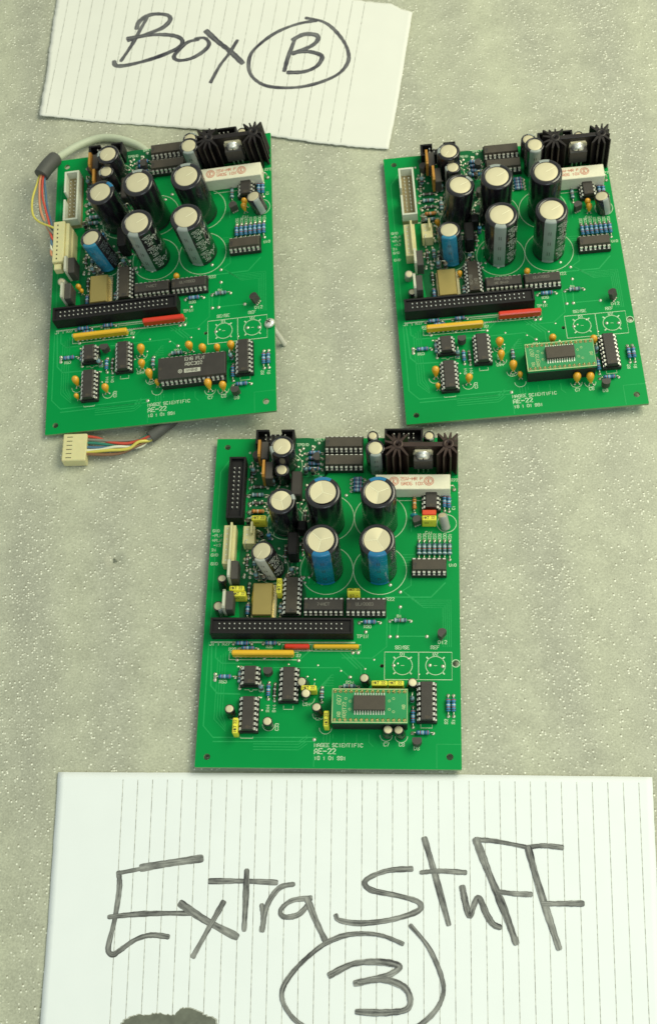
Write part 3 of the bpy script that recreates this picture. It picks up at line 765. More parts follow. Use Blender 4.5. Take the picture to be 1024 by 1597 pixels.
PADS = [(93.5, 95.3), (98.6, 91.4), (98.6, 83.3), (93.6, 67.4), (97.2, 67.4), (112, 67.5), (75.3, 58.8), (77.9, 58.8), (74.2, 46), (54.8, 177.1), (46.4, 173.8),
        (17.7, 54.9), (48.4, 54.6), (7.2, 47.2), (7.2, 44.2), (57.5, 14.2), (119.8, 50.5 + 1.4), (95.6, 52.2), (113.4, 52.4), (81.5, 69.8), (45.4, 109.5), (45.4, 104.5),
        (21.8, 102.0), (21.7, 99.4), (18.7, 109.6), (18.6, 99.6), (19.6, 140.2), (19.8, 135.8), (47, 118), (50, 140), (52, 147), (49, 152), (66, 143), (70, 146), (58.9, 96)]
def m_pads():
    b = MB(); rng = random.Random(3)
    for x, y in PADS: b.lathe([(1.0, .03), (.85, .28), (.4, .5), (.02, .55)], x, y, n=12, cap=False)
    for i in range(26):
        x, y = 40.8 + (i % 13) * 1.27 * 1.0, 59.6
        if i < 12: b.lathe([(.62, .03), (.3, .3)], 41.6 + i * 1.2, 59.9, n=8)
    for i in range(190):
        x, y = rng.uniform(18, 57), rng.uniform(96, 176)
        if (x - 39) ** 2 + (y - 130.5) ** 2 < 60: continue
        b.lathe([(.8, .03), (.7, .25), (.3, .45), (.02, .5)], x, y, n=8, cap=False)
    for i in range(46):
        x, y = rng.choice([(14, 60), (90, 118), (28, 60), (60, 108)]); x, y = rng.uniform(x, y), rng.uniform(18, 58)
        if 64 < x < 106 and 16 < y < 40: continue
        if rng.random() < .5: b.lathe([(.55, .03), (.4, .15), (.02, .2)], x, y, n=8, cap=False)
    return b.mesh('solder_joints', SOLDER)
def m_silk():
    b = MB(); Z = .10; W = .34
    def T(t, x, y, h, rot=0, w=W):
        for st in text_strokes(t, x, y, h, rot): b.ribbon(st, w, Z)
    def R(x0, y0, x1, y1, w=W): b.ribbon([(x0, y0), (x1, y0), (x1, y1), (x0, y1), (x0, y0 + w)], w, Z)
    T('MAGEE SCIENTIFIC', 57.7, 10.6, 1.75); T('AE-22', 57.8, 7.2, 2.5, w=.5); T('18 1 01 991', 57.8, 4.2, 1.75)
    T('SENSE', 96.3, 60.8, 1.7); T('D1', 98.8, 57.4, 1.6); T('REF', 114, 60.9, 1.7); T('D2', 115, 57.5, 1.6)
    R(91.1, 44.9, 124.3, 59.2); b.ribbon([(107.9, 44.9), (107.9, 59.2)], W, Z)
    for cx in (100.0, 116.2):
        b.ribbon(circle_pts(cx, 52.2, 4.8, 36), W, Z)
        for a in (45, 135, 225, 315):
            ca, sa = math.cos(math.radians(a)), math.sin(math.radians(a)); b.ribbon([(cx + 4.8 * ca, 52.2 + 4.8 * sa), (cx + 6.1 * ca, 52.2 + 6.1 * sa)], .7, Z)
        b.ribbon([(cx - .7, 52.2), (cx + .7, 52.2)], .25, Z)
    b.ribbon(circle_pts(126.2, 53.4, 1.9, 20), .4, Z)
    for cx, cy in ((61, 103.5), (88.2, 103.5), (60.9, 132.9), (88.1, 132.9)): b.ribbon(circle_pts(cx, cy, 13.5, 64), .34, Z)
    b.ribbon(circle_pts(39, 130.5, 9.8, 48), W, Z); b.ribbon(circle_pts(33.2, 104.2, 8.2, 44), W, Z); b.ribbon(circle_pts(122.3, 129.6, 5.0, 36), W, Z); b.ribbon(circle_pts(37.8, 163, 8.6, 40), W, Z)
    T('D12', 117.6, 63.6, 1.8); T('TPIN', 77.2, 66.6, 1.7); T('R20', 80.6, 71.9, 1.5); T('R4', 97, 77.6, 1.4); T('R22', 91.6, 86.6, 1.7); T('J1 1', 3.2, 62.4, 1.7)
    T('R27', 9.8, 62.5, 1.6); T('R28', 13.2, 59.6, 1.5); T('R25', 32, 61.1, 1.3); T('R7', 47.3, 56.4, 1.5); T('R53', 9.5, 42.6, 1.5); T('U5', 29.6, 38.2, 1.5)
    T('C7', 91.2, 11.2, 1.7); T('C8', 98.6, 11.2, 1.7); T('D9', 105.7, 9.4, 1.7); T('R24', 72.3, 42.4, 1.6); T('C24', 51.4, 31.2, 1.5); T('C5', 58, 24, 1.5)
    T('R2', 122.0, 22.6, 1.5, math.pi / 2); T('R1', 125.4, 22.6, 1.5, math.pi / 2); T('C33', 39.8, 18.6, 1.5, math.pi / 2); T('D14', 38.0, 28.0, 1.5, math.pi / 2); T('R44', 34.9, 28.0, 1.5, math.pi / 2)
    T('C41', 111.4, 123.6, 1.5); T('R72', 124.8, 153.9, 1.5); T('C1', 126.6, 137.5, 1.4, math.pi / 2); T('U10', 123.4, 105.4, 1.5); T('C26', 52.4, 38.6, 1.4, -math.pi / 2)
    T('TPFLT', 52.2, 179.0 - .6, 1.35); T('TPGND', 43.2, 175.4, 1.5); T('C11', 29.8, 123.4, 1.6); T('R14', 28, 126.8, 1.4); T('C50', 40.5, 88.5, 1.4, math.pi / 2)
    for i, t in enumerate(('GND', '-PLN', '+PLN', '-12', '24', 'GND')): T(t, 1.0 + (i == 3) * 1.0, 124.9 - i * 2.75, 1.5, w=.3)
    T('GND', 1.2, 106.2, 1.5, w=.3)
    for i in range(7):
        T('R3' + '5872901'[i], 109.0 + i * 2.6, 120.4, 1.45, math.pi / 2, .3)
    for x0, y0, x1, y1 in ((13.6, 54.9, 48.2, 58.9), (40.0, 59.6, 54.8, 62.9), (55, 59.6, 79.2, 62.9), (3.8, 63.9, 76.4, 64.3), (8.2, 131.2, 18.4, 131.6)): R(x0, y0, x1, y1)
    b.ribbon([(21.5, 15.2), (21.5, 14.6), (27.6, 14.6), (27.6, 15.2)], W, Z); b.ribbon([(41.9, 31), (41.9, 29.3), (46.6, 29.3), (46.6, 31)], W, Z)
    b.ribbon([(109, 22), (109, 20.4), (114.5, 20.4), (114.5, 22)], W, Z); b.ribbon([(22.2, 39.2), (24.4, 39.2), (25.0, 38.3), (25.9, 38.3), (26.5, 39.2), (28.6, 39.2)], W, Z)
    b.ribbon([(91.4, 78.6), (91.4, 88.2)], W, Z); b.ribbon([(95, 145.0 - 2.2), (124.8, 142.8)], W, Z)
    for cx, cy in ((53.8, 43), (54, 34.8), (59.3, 27), (35, 21.4), (17.3, 27), (92.3, 16.6), (99.6, 16.0), (62.8, 20)): b.ribbon(circle_pts(cx, cy, 3.0, 20, math.pi, 2 * math.pi), .3, Z)
    return b.mesh('silkscreen_print', SILK)

def add_module(par):
    """the small green daughter board standing in the big socket"""
    x0, y0, x1, y1, z = 66.3, 19.4, 102.9, 36.6, 11.0
    def mb():
        b = MB(); b.box(x0, y0, z - 1.6, x1, y1, z, .12); return b.mesh('daughter_board', mat('daughter_mask', (0.012, 0.27, 0.085), 0.35, var=.15, scale=60, coat=.2))
    o = put('daughter_board', cached('mod', mb), par)
    def mr():
        b = MB()
        b.ribbon([(x0 + .3, y0 + .3), (x1 - .3, y0 + .3), (x1 - .3, y1 - .3), (x0 + .3, y1 - .3), (x0 + .3, y0 + .5)], .55, z + .05)
        for st in text_strokes('AD7', x0 + 4.4, y1 - 8, 2.0, math.pi / 2) + text_strokes('ADPT22', x0 + 6.8, y0 + 2.4, 1.6, math.pi / 2) + text_strokes('AB', x0 + 4.2, y0 + 3, 1.6, math.pi / 2) + text_strokes('A8', x1 - 1.4, y0 + 7, 1.4, math.pi / 2): b.ribbon(st, .3, z + .05)
        for px, py in ((73, 31.5), (75.2, 30.2), (73, 25), (75, 26.2), (94, 30.4), (96, 31.6), (94, 26.2), (96, 25)): b.ribbon(circle_pts(px, py, .55, 12), .22, z + .05)
        return b.mesh('silkscreen_print', mat('daughter_print', (0.42, 0.55, 0.26), .5))
    put('silkscreen_print', cached('modr', mr), o)
    def mp_():
        b = MB()
        for i in range(14):
            x = (x0 + x1) / 2 + (i - 6.5) * 2.58
            for y in (y0 + 1.5, y1 - 1.5):
                b.lathe([(.95, z + .03), (.8, z + .3), (.4, z + .6), (.35, z + 1.2), (.02, z + 1.25)], x, y, n=10, cap=False)
        return b.mesh('header_pins', GOLDPIN)
    put('header_pins', cached('modp', mp_), o, kind='stuff')
    def ms():
        b = MB()
        for y in (y0 + 1.5, y1 - 1.5): b.box(x0 + .3, y - 1.5, .3, x1 - .3, y + 1.4, z - 1.7, .15)
        b.box(x0 + .4, y0 + 1, .3, x0 + 3, y1 - 1, 6); b.box(x1 - 3, y0 + 1, .3, x1 - .4, y1 - 1, 6)
        return b.mesh('socket', SOCK)
    put('socket', cached('mods', ms), o)
    def mc():
        b = MB(); b.box(76.9, 25.3, z + .25, 92.1, 32.5, z + 2.4, .2); return b.mesh('surface_chip', CHIP2)
    c = put('surface_chip', cached('modc', mc), o)
    def ml():
        b = MB()
        for i in range(12):
            x = 84.5 + (i - 5.5) * 1.27
            for s, ya in ((-1, 25.3), (1, 32.5)):
                b.box(x - .24, min(ya, ya + s * .7), z + 1.0, x + .24, max(ya, ya + s * .7), z + 1.2)
                b.box(x - .24, min(ya + s * .55, ya + s * .75), z + .1, x + .24, max(ya + s * .55, ya + s * .75), z + 1.2)
                b.box(x - .28, min(ya + s * .6, ya + s * 1.9), z + .03, x + .28, max(ya + s * .6, ya + s * 1.9), z + .16)
        return b.mesh('leads', TIN)
    q = put('chip_leads', cached('modl', ml), o, kind='stuff')
    return o

def build_board(kind, loc, rot, label):
    root = bpy.data.objects.new('circuit_board', None); COL.objects.link(root)
    root.empty_display_size = .02
    tag(root, label, 'circuit board', 'bare circuit boards laid on the foam')
    R = Matrix(rot); T = Matrix.Translation(Vector(loc) * S)
    root.matrix_world = T @ R.to_4x4()
    # parts are written from the board's lower left corner; holder is only an offset applied to each
    made_before = set(COL.objects)
    P = root
    put('board_panel', cached('panel', m_panel), P)
    def plane():  # painted shade over the crowded zone left of the big capacitors
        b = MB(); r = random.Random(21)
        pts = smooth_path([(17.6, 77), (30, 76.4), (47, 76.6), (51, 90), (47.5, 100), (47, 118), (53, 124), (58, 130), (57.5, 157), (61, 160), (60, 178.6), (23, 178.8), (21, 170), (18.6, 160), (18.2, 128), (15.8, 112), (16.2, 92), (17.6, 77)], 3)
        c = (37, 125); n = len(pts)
        b.add([(x, y, .02) for x, y in pts] + [(c[0], c[1], .02)], [(i, (i + 1) % n, n) for i in range(n)]); return b.mesh('shade_patch', SHADE)
    put('shade_patch', cached('plane', plane), P)
    for me in cached('traces', m_traces): put('copper_trace', me, P)
    put('silkscreen_print', cached('silk', m_silk), P)
    put('solder_joints', cached('pads', m_pads), P, kind='stuff'); put('solder_tails', cached('tails', m_tails), P, kind='stuff')
    old = kind in 'AB'
    rng = random.Random({'A': 1, 'B': 2, 'C': 3}[kind]); J = lambda a=.25: rng.uniform(-a, a)
    # --- chips
    pr = kind == 'B'
    add_dip(P, 68.4, 174.6, 16, tone=1); add_dip(P, 68.7, 163.9, 16, tone=1)
    add_dip(P, 114.4, 140.6, 8, True, tilt=math.radians(J(1.5)))
    add_dip(P, 113.2, 104.0, 14, tone=1)
    add_dip(P, 44.1, 87.4, 16, True, tone=1, marks=[('SCN26', -6, 1.0, 1.6, .3), ('N40', -6, -1.8, 1.6, .3)] if pr else None)
    add_dip(P, 60.3, 82.1, 16, marks=[('PHB 74HCT', -5, .6, 1.3, .25), ('HE 9442', -5, -1.9, 1.3, .25)] if pr else [('74HCT', -3, -.6, 1.5, .25)])
    add_dip(P, 81.6, 82.1, 16, marks=[('ULN2003', -5, -.6, 1.5, .25)])
    add_dip(P, 25.2, 45.1, 8, True, tilt=math.radians(J(1))); add_dip(P, 44.4, 40.8, 14, True, tilt=math.radians(J(1))); add_dip(P, 25.3, 25.6, 14, True, tilt=math.radians(J(1)))
    add_dip(P, 111.9, 32.4, 16, True, tilt=math.radians(J(1)))
    if kind == 'A':
        c = add_dip(P, 84.0, 28.2, 28, w=15.24, big=True)
        t = MB(); z = 8.26
        for txt, x, y, h in (('EM6 FLN', -3.6, 3.4, 1.9), ('ADC302', -3.4, .4, 1.9)):
            for st in text_strokes(txt, x, y, h): t.ribbon(st, .32, z)
        t.box(-4.0, -3.9, z - .1, 5.0, -1.5, z + .01)
        t.ribbon(circle_pts(-6.2, -2.7, 1.0, 20), .35, z); t.ribbon(circle_pts(-6.2, -2.7, .35, 10), .3, z)
        for st in text_strokes('INIO10', -3.2, -3.3, 1.3): t.ribbon(st, .34, z + .05, mi=1)
        put('printed_marking', t.mesh('printed_marking', [mat('bright_chip_print', (.50, .50, .42), .6), PRINTK]), c)
    else:
        add_module(P)
    # --- connectors
    if old:
        add_box_header(P, 7.9, 131.2, 16.6, 164.8, 9, 2, 10, 11.0, 136.6, WHITE_H, TAN, key='left', fh=3.0, pinz=6.5)
    else:
        add_box_header(P, 8.6, 129.0, 17.4, 164.6, 9, 2, 10, 11.6, 135.4, BLACK, BLACK, fh=7.0, pinz=8.6)
    add_box_header(P, 4.4, 65.6, 75.6, 74.0, 9, 25, 2, 8.9, 68.4, BLACK, BLACK, fh=7.9, pinz=8.7, label='long black pin header')
    add_box_header(P, 21.9, 172.3, 42.4, 180.7, 9, 5, 2, 27.1, 175.4, BLACK, BLACK, key='rear', fh=3.5, pinz=8.0)
    add_box_header(P, 90.0, 172.3, 110.2, 180.9, 9, 5, 2, 95.0, 175.6, BLACK, BLACK, key=None, fh=3.5, pinz=8.2)
    add_header(P, 8.0, 103.8, 14.2, 125.4, 7.6, 11.6, 12.8, 104.6, 125.6, 11.2, 7)
    if kind != 'A': add_header(P, 18.0, 115.0, 24.0, 125.0, 7.6, 22.0, 23.1, 119.6, 126.2, 10.8, 3)
    # --- transistors
    add_to220(P, 24.6, 166.8, TABC, lean=math.radians(1)); add_to220(P, 27.4, 155.0, TABC, lean=math.radians(1))
    add_to220(P, 12.8, 98.6, TABW, tabh=15.2); add_to220(P, 11.2, 82.0, TABW, tabh=14.6)
    for x, y, a in ((33.9, 47.6, math.pi), (107.2, 12.6, math.pi), (107.2, 129.0, 0.4)): add_to92(P, x, y, a)
    add_to92(P, 119.6, 67.2, .9, lean=math.radians(-18 if old else 0))
    heatsink(P, kind == 'C')
    # --- cement power resistor
    def cem():
        b = MB(); b.box(85.6, 144.6, .6, 124.2, 153.2, 9.9, .3); return b.mesh('cement_resistor', CERAMIC)
    c = put('cement_resistor', cached('cem', cem), P)
    def cemp():
        t = MB(); z = 9.98
        for st in text_strokes('25W-HR P', 98.5, 149.7, 1.75) + text_strokes('5R05 10%', 98.9, 146.9, 1.75): t.ribbon(st, .3, z)
        for cx in (95.2, 113.2):
            t.ribbon(circle_pts(cx, 149.2, 2.4, 24), .35, z); t.ribbon(circle_pts(cx, 149.2, 1.7, 20), .3, z); t.ribbon([(cx - .5, 148), (cx - .5, 150.4), (cx + .6, 150.2), (cx - .4, 149.2), (cx + .6, 148)], .35, z)
        return t.mesh('printed_marking', PRINTR)
    put('printed_marking', cached('cemp', cemp), c)
    def ceml():
        t = MB(); t.tube([(124, 149, 5), (125.6, 149, 5), (126.2, 149, 3.5), (126.3, 149, 0)], .4, 8); t.lathe([(1.3, .03), (.6, .8)], 126.3, 149, n=10); return t.mesh('leads', SOLDER)
    put('leads', cached('ceml', ceml), c, kind='stuff')
    # --- gold crystal oscillator
    def xt():
        b = MB(); b.box(23.4, 76.0, .5, 36.4, 95.0, 1.4, .3, mi=1); b.box(24.1, 76.6, 1.4, 34.6, 94.4, 5.2, .55); return b.mesh('crystal_oscillator', [GOLDCAN, GOLDRIM])
    put('crystal_oscillator', cached('xt', xt), P)
    # --- the four big electrolytics and the smaller ones
    if old:
        a0 = -104 if kind == 'A' else -100
        for x, y, a in ((60.6, 104.0, a0), (87.8, 104.0, a0), (60.8, 130.2, 92), (88.0, 130.2, 92)):
            add_cap(P, x, y, 8.9, 36.5, SLEEVE, STRIPE_S, a, 42, vent=1, print_mat=PRINTW, ptxt=('4700uF', '35 V'), rotv=.5, lean=(J(.3), J(.3)))
        add_cap(P, 38.6, 131.0, 8.1, 30, SLEEVE, STRIPE_B if kind == 'A' else STRIPE_S, 38, 36, vent=1, rotv=-2.2 if kind == 'A' else .5, lean=(-1.6, 1) if kind == 'A' else (2.4, 1))
        add_cap(P, 33.6, 104.6, 6.5, 24, SLEEVE, STRIPE_L, -96, 80, vent=0, lean=(-3.4, 2.4) if kind == 'A' else (-1.2, 2.2), print_mat=PRINTD, ptxt=('220uF', '63 V'))
        add_cap(P, 85.8, 160.8, 5.6, 23, SLEEVE, STRIPE_S, -92, 70, vent=0)
        add_cap(P, 84.0, 173.0, 4.4, 13.5, SLEEVE, STRIPE_S, 60, 60, vent=0)
        add_can(P, 122.2, 127.6, 4.2, 12, lean=(-2.2, 1.8))
        add_cap(P, 35.6 if kind == 'A' else 38.8, 155.4, 4.5, 17, SLEEVE, STRIPE_S, 190, 50, vent=0)
        add_can(P, 8.2, 93.6, 2.2, 9, lean=(.4, -3), m=SLEEVE_GREY)
        if kind == 'B': add_can(P, 9.4, 79.2, 2.2, 8)
    else:
        for x, y, a in ((60.6, 103.8, -88), (88.0, 103.8, -88), (60.8, 129.8, 92), (88.2, 129.8, 92)):
            add_cap(P, x, y, 8.9, 36.8, SLEEVE, STRIPE_B, a, 62, vent=3, print_mat=PRINTD, ptxt=('4700uF', '35V'), rotv={60.6: .3, 88.0: 1.1, 60.8: -2.4, 88.2: -1.7}[x])
        add_cap(P, 39.2, 129.0, 7.3, 29, SLEEVE, STRIPE_S, 20, 26, vent=3, rotv=.8, disc=.72, lean=(0.2, 0))
        add_cap(P, 34.0, 103.2, 5.9, 22, SLEEVE, STRIPE_W, -98, 58, vent=1, rotv=-2.1, disc=.8, lean=(-4.2, 1.6), print_mat=STRIPE_W, ptxt=('47uF', '63V'))
        add_cap(P, 85.8, 162.4, 5.1, 22, SLEEVE, STRIPE_S, -86, 70, vent=0)
        add_can(P, 83.8, 176.4, 3.0, 9.5, k=.72)
        add_cap(P, 36.9, 155.2, 3.9, 12, SLEEVE, None, vent=0, disc=.7)
        add_can(P, 122.0, 126.6, 2.4, 9, lean=(-2.4, 5.0), m=SLEEVE_GREY)
        add_can(P, 8.8, 93.2, 2.4, 9.5, lean=(0, 2)); add_can(P, 7.8, 80.2, 2.7, 9)
    add_cap(P, 37.3, 164.4, 6.5, 20, SLEEVE, STRIPE_S, 200 if kind == 'C' else 170, 40, vent=1, rotv=-2.2, lean=(0, .4))
    add_can(P, 113.4, 176.4, 3.0, 9, k=.72)
    # --- small capacitors
    if old:
        spots = [(54.0, 43.4, 1), (54.2, 35.0, 1), (59.7, 27.6, 1), (18.2, 28.4, 1), (34.8, 22.8, 1), (18.6, 20.8, .62), (82.0, 42.6, 1), (104.2, 39.8, 1), (92.4, 17.2, 1), (99.9, 15.8, 1), (63.3, 23.4, .7), (113.4, 128.6, .8), (113.6, 131.8, .8), (73.6, 87.6, .8)]
        spots += [(89.4, 39.8, .95), (96.8, 39.3, .8), (17.0, 89.0, .75), (18.6, 87.4, .6)] if kind == 'A' else [(37.3, 92.0, .7), (28.0, 128.2, .8)]
        for x, y, s in spots: add_drop(P, x + J(.2), y - 1.6 + J(.2), s * rng.uniform(.93, 1.04), lean=(math.radians(rng.uniform(-36, -16)), math.radians(rng.uniform(-10, 10))))
    else:
        for x, y, w, d, h, v, l in ((25.8, 129.0, 7.4, 2.8, 9, False, 0), (16.4, 90.2, 7.4, 2.6, 8, False, 0), (17.6, 87.2, 7.0, 2.6, 8, False, 0), (37.9, 91.6, 8.0, 2.6, 8.4, True, 0), (113.3, 129.0, 7.4, 2.8, 8.4, False, 0),
                              (75.3, 87.6, 6.4, 2.8, 6.5, False, -.4), (89.0, 40.0, 7.6, 2.5, 9.5, False, 0), (97.0, 40.0, 7.6, 2.5, 9.5, False, 0), (63.6, 22.6, 7.8, 2.6, 7.5, True, 0), (19.6, 18.8, 7.8, 2.6, 7.5, True, 0), (54.6, 38.0, 7.4, 2.6, 7.5, False, 0)):
            add_film(P, x, y, w, d, h, YEL_BOX, v, l)
        add_film(P, 113.3, 132.2, 7.2, 2.8, 8.4, RED_BOX, text=False)
        for x, y in ((52.2, 42.3), (52.4, 35.8), (59.4, 27.2), (16.4, 26.4), (35.2, 20.7), (82.5, 42.9), (104.1, 41.0), (92.7, 16.9), (99.6, 16.6)):
            add_can(P, x, y, 2.45, 7.6, lean=(J(1.4), J(1.2)))
    def add_upright(x, y, kind2, a):
        def mk():
            b = MB(); r = 1.15; b.lathe([(.3, 1.0), (r * .85, 1.2), (r, 1.6), (r, 2.3), (r * .86, 2.6), (r * .86, 5.2), (r, 5.5), (r, 6.2), (r * .85, 6.6), (.3, 6.8)], n=12)
            for z, q in ((2, 1), (3.3, 2), (4.2, 3), (5.8, 1)): b.lathe([(r + .03, z - .25), (r + .03, z + .25)], n=12, mi=q, cap=False)
            return b.mesh('upright_resistor', list(RES_SETS[kind2]))
        def ml():
            b = MB(); b.tube([(0, 0, 6.6), (0, 0, 7.4), (.6, 0, 8.1), (1.6, 0, 8.1), (2.4, 0, 7.3), (2.5, 0, 5), (2.5, 0, 0)], .3, 6); b.tube([(0, 0, 0), (0, 0, 1.1)], .3, 6); b.lathe([(.9, .03), (.3, .5)], 2.5, 0, n=8); return b.mesh('leads', SOLDER)
        o = put('upright_resistor', cached(('upr', kind2), mk), P, (x, y, 0), (0, 0, a)); put('leads', cached('uprl', ml), o, kind='stuff')
    for x, y, k2, a in ((27.4, 116.4, 'd', .3), (31.0, 120.6, 'b', 1.6), (27.0, 121.5, 'g', 2.6), (19.4, 116.8, 'd', -1.5), (43.4, 101.6, 'd', .1), (41.6, 98.0, 'g', .5), (50.6, 119.6, 'b', 1.5), (29.4, 97.6, 'g', 3.0),
                         (25.4, 98.6, 'd', 1.4), (31.8, 152.0, 'd', 1.5), (29.4, 156.6, 'g', .2), (21.0, 158.6, 'd', 1.5), (44.0, 137.2, 'g', .4), (53.4, 136.0, 'd', 1.5), (19.6, 129.2, 'g', 0),
                         (31.4, 114.0, 'd', 2.4), (48.6, 158.8, 'd', 1.5), (52.4, 158.0, 'g', .2), (56.8, 153.4, 'd', -1.3), (30.9, 39.0, 'd', 1.5), (104.8, 33.6, 'd', 1.5)):
        add_upright(x, y, k2, a)
    for x, y, a in ((22.6, 167.0, 1.2), (54.6, 166.0, 1.57), (30.4, 108.6, 2.2), (53.6, 145.6, .6)): add_to92(P, x, y, a)
    def block(x0, y0, x1, y1, h, nm, mt):
        b = MB(); b.box(x0, y0, .4, x1, y1, h, .7); return b.mesh(nm, mt)
    put('black_inductor', cached('ind1', lambda: block(41.6, 107.4, 46.8, 119.6, 12.5, 'black_inductor', BLACK)), P)
    put('black_inductor', cached('ind2', lambda: block(46.0, 122.4, 50.6, 127.6, 9.0, 'black_inductor', BLACK)), P)
    put('bridge_rectifier', cached('ind3', lambda: block(41.5, 142.4, 47.0, 156.6, 8.0, 'bridge_rectifier', CHIP)), P)
    def teal():
        b = MB(); b.lathe([(.3, 1.4), (1.6, 2.0), (2.2, 3.2), (1.9, 4.3), (.02, 4.9)], n=14, sy=.5, cap=False); return b.mesh('ceramic_capacitor', TEAL)
    if kind == 'C': put('ceramic_capacitor', cached('teal', teal), P, (105.5, 132.6, 0))
    # --- resistor networks
    add_sip(P, 15.4, 46.4, 56.9, YEL_SIP)
    if old: add_sip(P, 55.3, 78.6, 61.3, RED_SIP, h=6.0, t=2.8)
    else: add_sip(P, 41.3, 53.8, 61.2, RED_SIP, h=3.6, t=2.3, z0=.9); add_sip(P, 55.7, 78.4, 61.2, YEL_SIP, h=3.6, t=2.0, z0=.9)
    # --- resistors and diodes
    for y in (170.6, 167.4, 164.2, 161.0): add_res(P, 48.4, y, 57.0, y)
    for y in (155.0, 152.8, 150.5, 148.3): add_res(P, 72.5, y, 79.6, y)
    for i in range(7): add_res(P, 108.1 + i * 2.6, 109.2, 108.1 + i * 2.6, 119.8, 'b' if old else 'd')
    for x0, y0, x1, y1, k in ((15.4, 63.2, 24.4, 63.2, 'b'), (18.2, 60.5, 27.6, 60.5, 'b'), (30.2, 63.3, 38.4, 63.3, 'b'), (7.3, 45.6, 17.2, 45.6, 'b'), (34.2, 34.4, 34.2, 43.0, 'b'), (37.3, 33.6, 37.3, 42.3, 'g'),
                              (19.8, 40.0, 19.8, 50.8, 'd'), (122.3, 26.2, 122.3, 36.9, 'b'), (124.9, 26.2, 124.9, 36.9, 'b'), (105.2, 20.8, 105.2, 30.6, 'b'), (104.9, 17.7, 115.0, 17.7, 'b'),
                              (93.4, 75.6, 104.1, 75.6, 'd'), (78.2, 74.7, 88.6, 74.7, 'b'), (105.7, 135.6, 105.7, 145.2, 'o' if kind == 'C' else 'd'), (121.2, 137, 121.2, 145.9, 'b'), (123.6, 136.4, 123.6, 145.9, 'b'),
                              (21.7, 77.2, 21.7, 85.0, 'b'), (21.7, 88.0, 21.7, 96.0, 'g'), (18.2, 145.8, 29.0, 145.8, 'd'), (19.0, 136.2, 29.4, 136.2, 'd' if kind == 'A' else 'o'), (19.0, 141.2, 28.6, 141.2, 'g'), (19.0, 132.2, 28, 132.2, 'd'),
                              (60.6, 33.0, 60.6, 40.6, 'd'), (69.4, 40.9, 78.6, 40.9, 'd'), (48.4, 112.0, 48.4, 121.0, 'g'), (39.6, 108.0, 39.6, 117.0, 'g'), (19.0, 150.5, 28.6, 150.5, 'g'), (30.8, 136.2, 30.8, 146.0, 'd'), (33.6, 140.0, 33.6, 150.0, 'g'), (23.8, 112.0, 23.8, 104.0, 'd'), (52.0, 141.0, 60.6, 141.0, 'd'), (26.6, 100.0, 26.6, 110.0, 'g'), (20.0, 103.4, 20.0, 112.0, 'g'),
                              (20.0, 154.0, 20.0, 163.0, 'g'), (49.0, 128.0, 49.0, 137.0, 'g'), (51.6, 149.0, 60.4, 149.0, 'd'), (38.4, 78.0, 38.4, 85.0, 'd')):
        add_res(P, x0, y0, x1, y1, k)
    # --- everything above was written from the lower left corner: shift to the board centre
    off = Vector((-BW / 2 * S, -BL / 2 * S, 0))
    for o in COL.objects:
        if o not in made_before and o.parent is root: o.location = o.location + off
    return root

board_a = build_board('A', (-73.397, 472.499, 14.011), ((0.987957, 0.116511, -0.101816), (-0.120974, 0.991897, -0.038794), (0.096471, 0.050644, 0.994046)),
                      'green circuit board with large printed black chip, beside the grey cable and plugs')
board_b = build_board('B', (119.062, 443.375, 5.153), ((0.995487, 0.094197, -0.011527), (-0.094045, 0.995482, 0.013047), (0.012704, -0.011904, 0.999848)),
                      'green circuit board with white box connector and a small green daughter board')
board_c = build_board('C', (-6.798, 270.730, 4.323), ((0.984741, 0.173878, 0.007166), (-0.173909, 0.984754, 0.00393), (-0.006374, -0.005116, 0.999967)),
                      'green circuit board with blue striped capacitors, just above the Extra Stuff note')
# the long screw through the edge hole of the first board, its shank standing on the foam
def m_head():
    b = MB(); b.lathe([(3.1, 0), (3.1, .5), (2.7, 1.3), (1.8, 1.9), (.02, 2.1)], n=24, cap=False)
    b.box(-1.6, -.28, 2.0, 1.6, .28, 2.14, mi=1); b.box(-.28, -1.6, 2.0, .28, 1.6, 2.15, mi=1); return b.mesh('screw', [SCREW, PRINTK])
_R = Matrix(((0.987957, 0.116511, -0.101816), (-0.120974, 0.991897, -0.038794), (0.096471, 0.050644, 0.994046)))
_h = _R @ Vector((125.8 - BW / 2, 53.4 - BL / 2, 0)) + Vector((-73.397, 472.499, 14.011))
_d = (_R.transposed() @ (_h - Vector((-10.9, 425.5, 0.6)))).normalized()      # the screw leans: its tip rests on the foam beside the edge
sc = put('screw', m_head(), board_a, (125.8 - BW / 2, 53.4 - BL / 2, 0.05), _d.to_track_quat('Z', 'Y').to_euler(), label='long zinc screw through the edge hole')
m = MB(); m.lathe([(1.0, -19.6), (1.5, -18.8)] + [(1.5 - .16 * (i % 2), -18.4 + i * .5) for i in range(36)], n=14)
put('threaded_shank', m.mesh('threaded_shank', SCREW), sc)

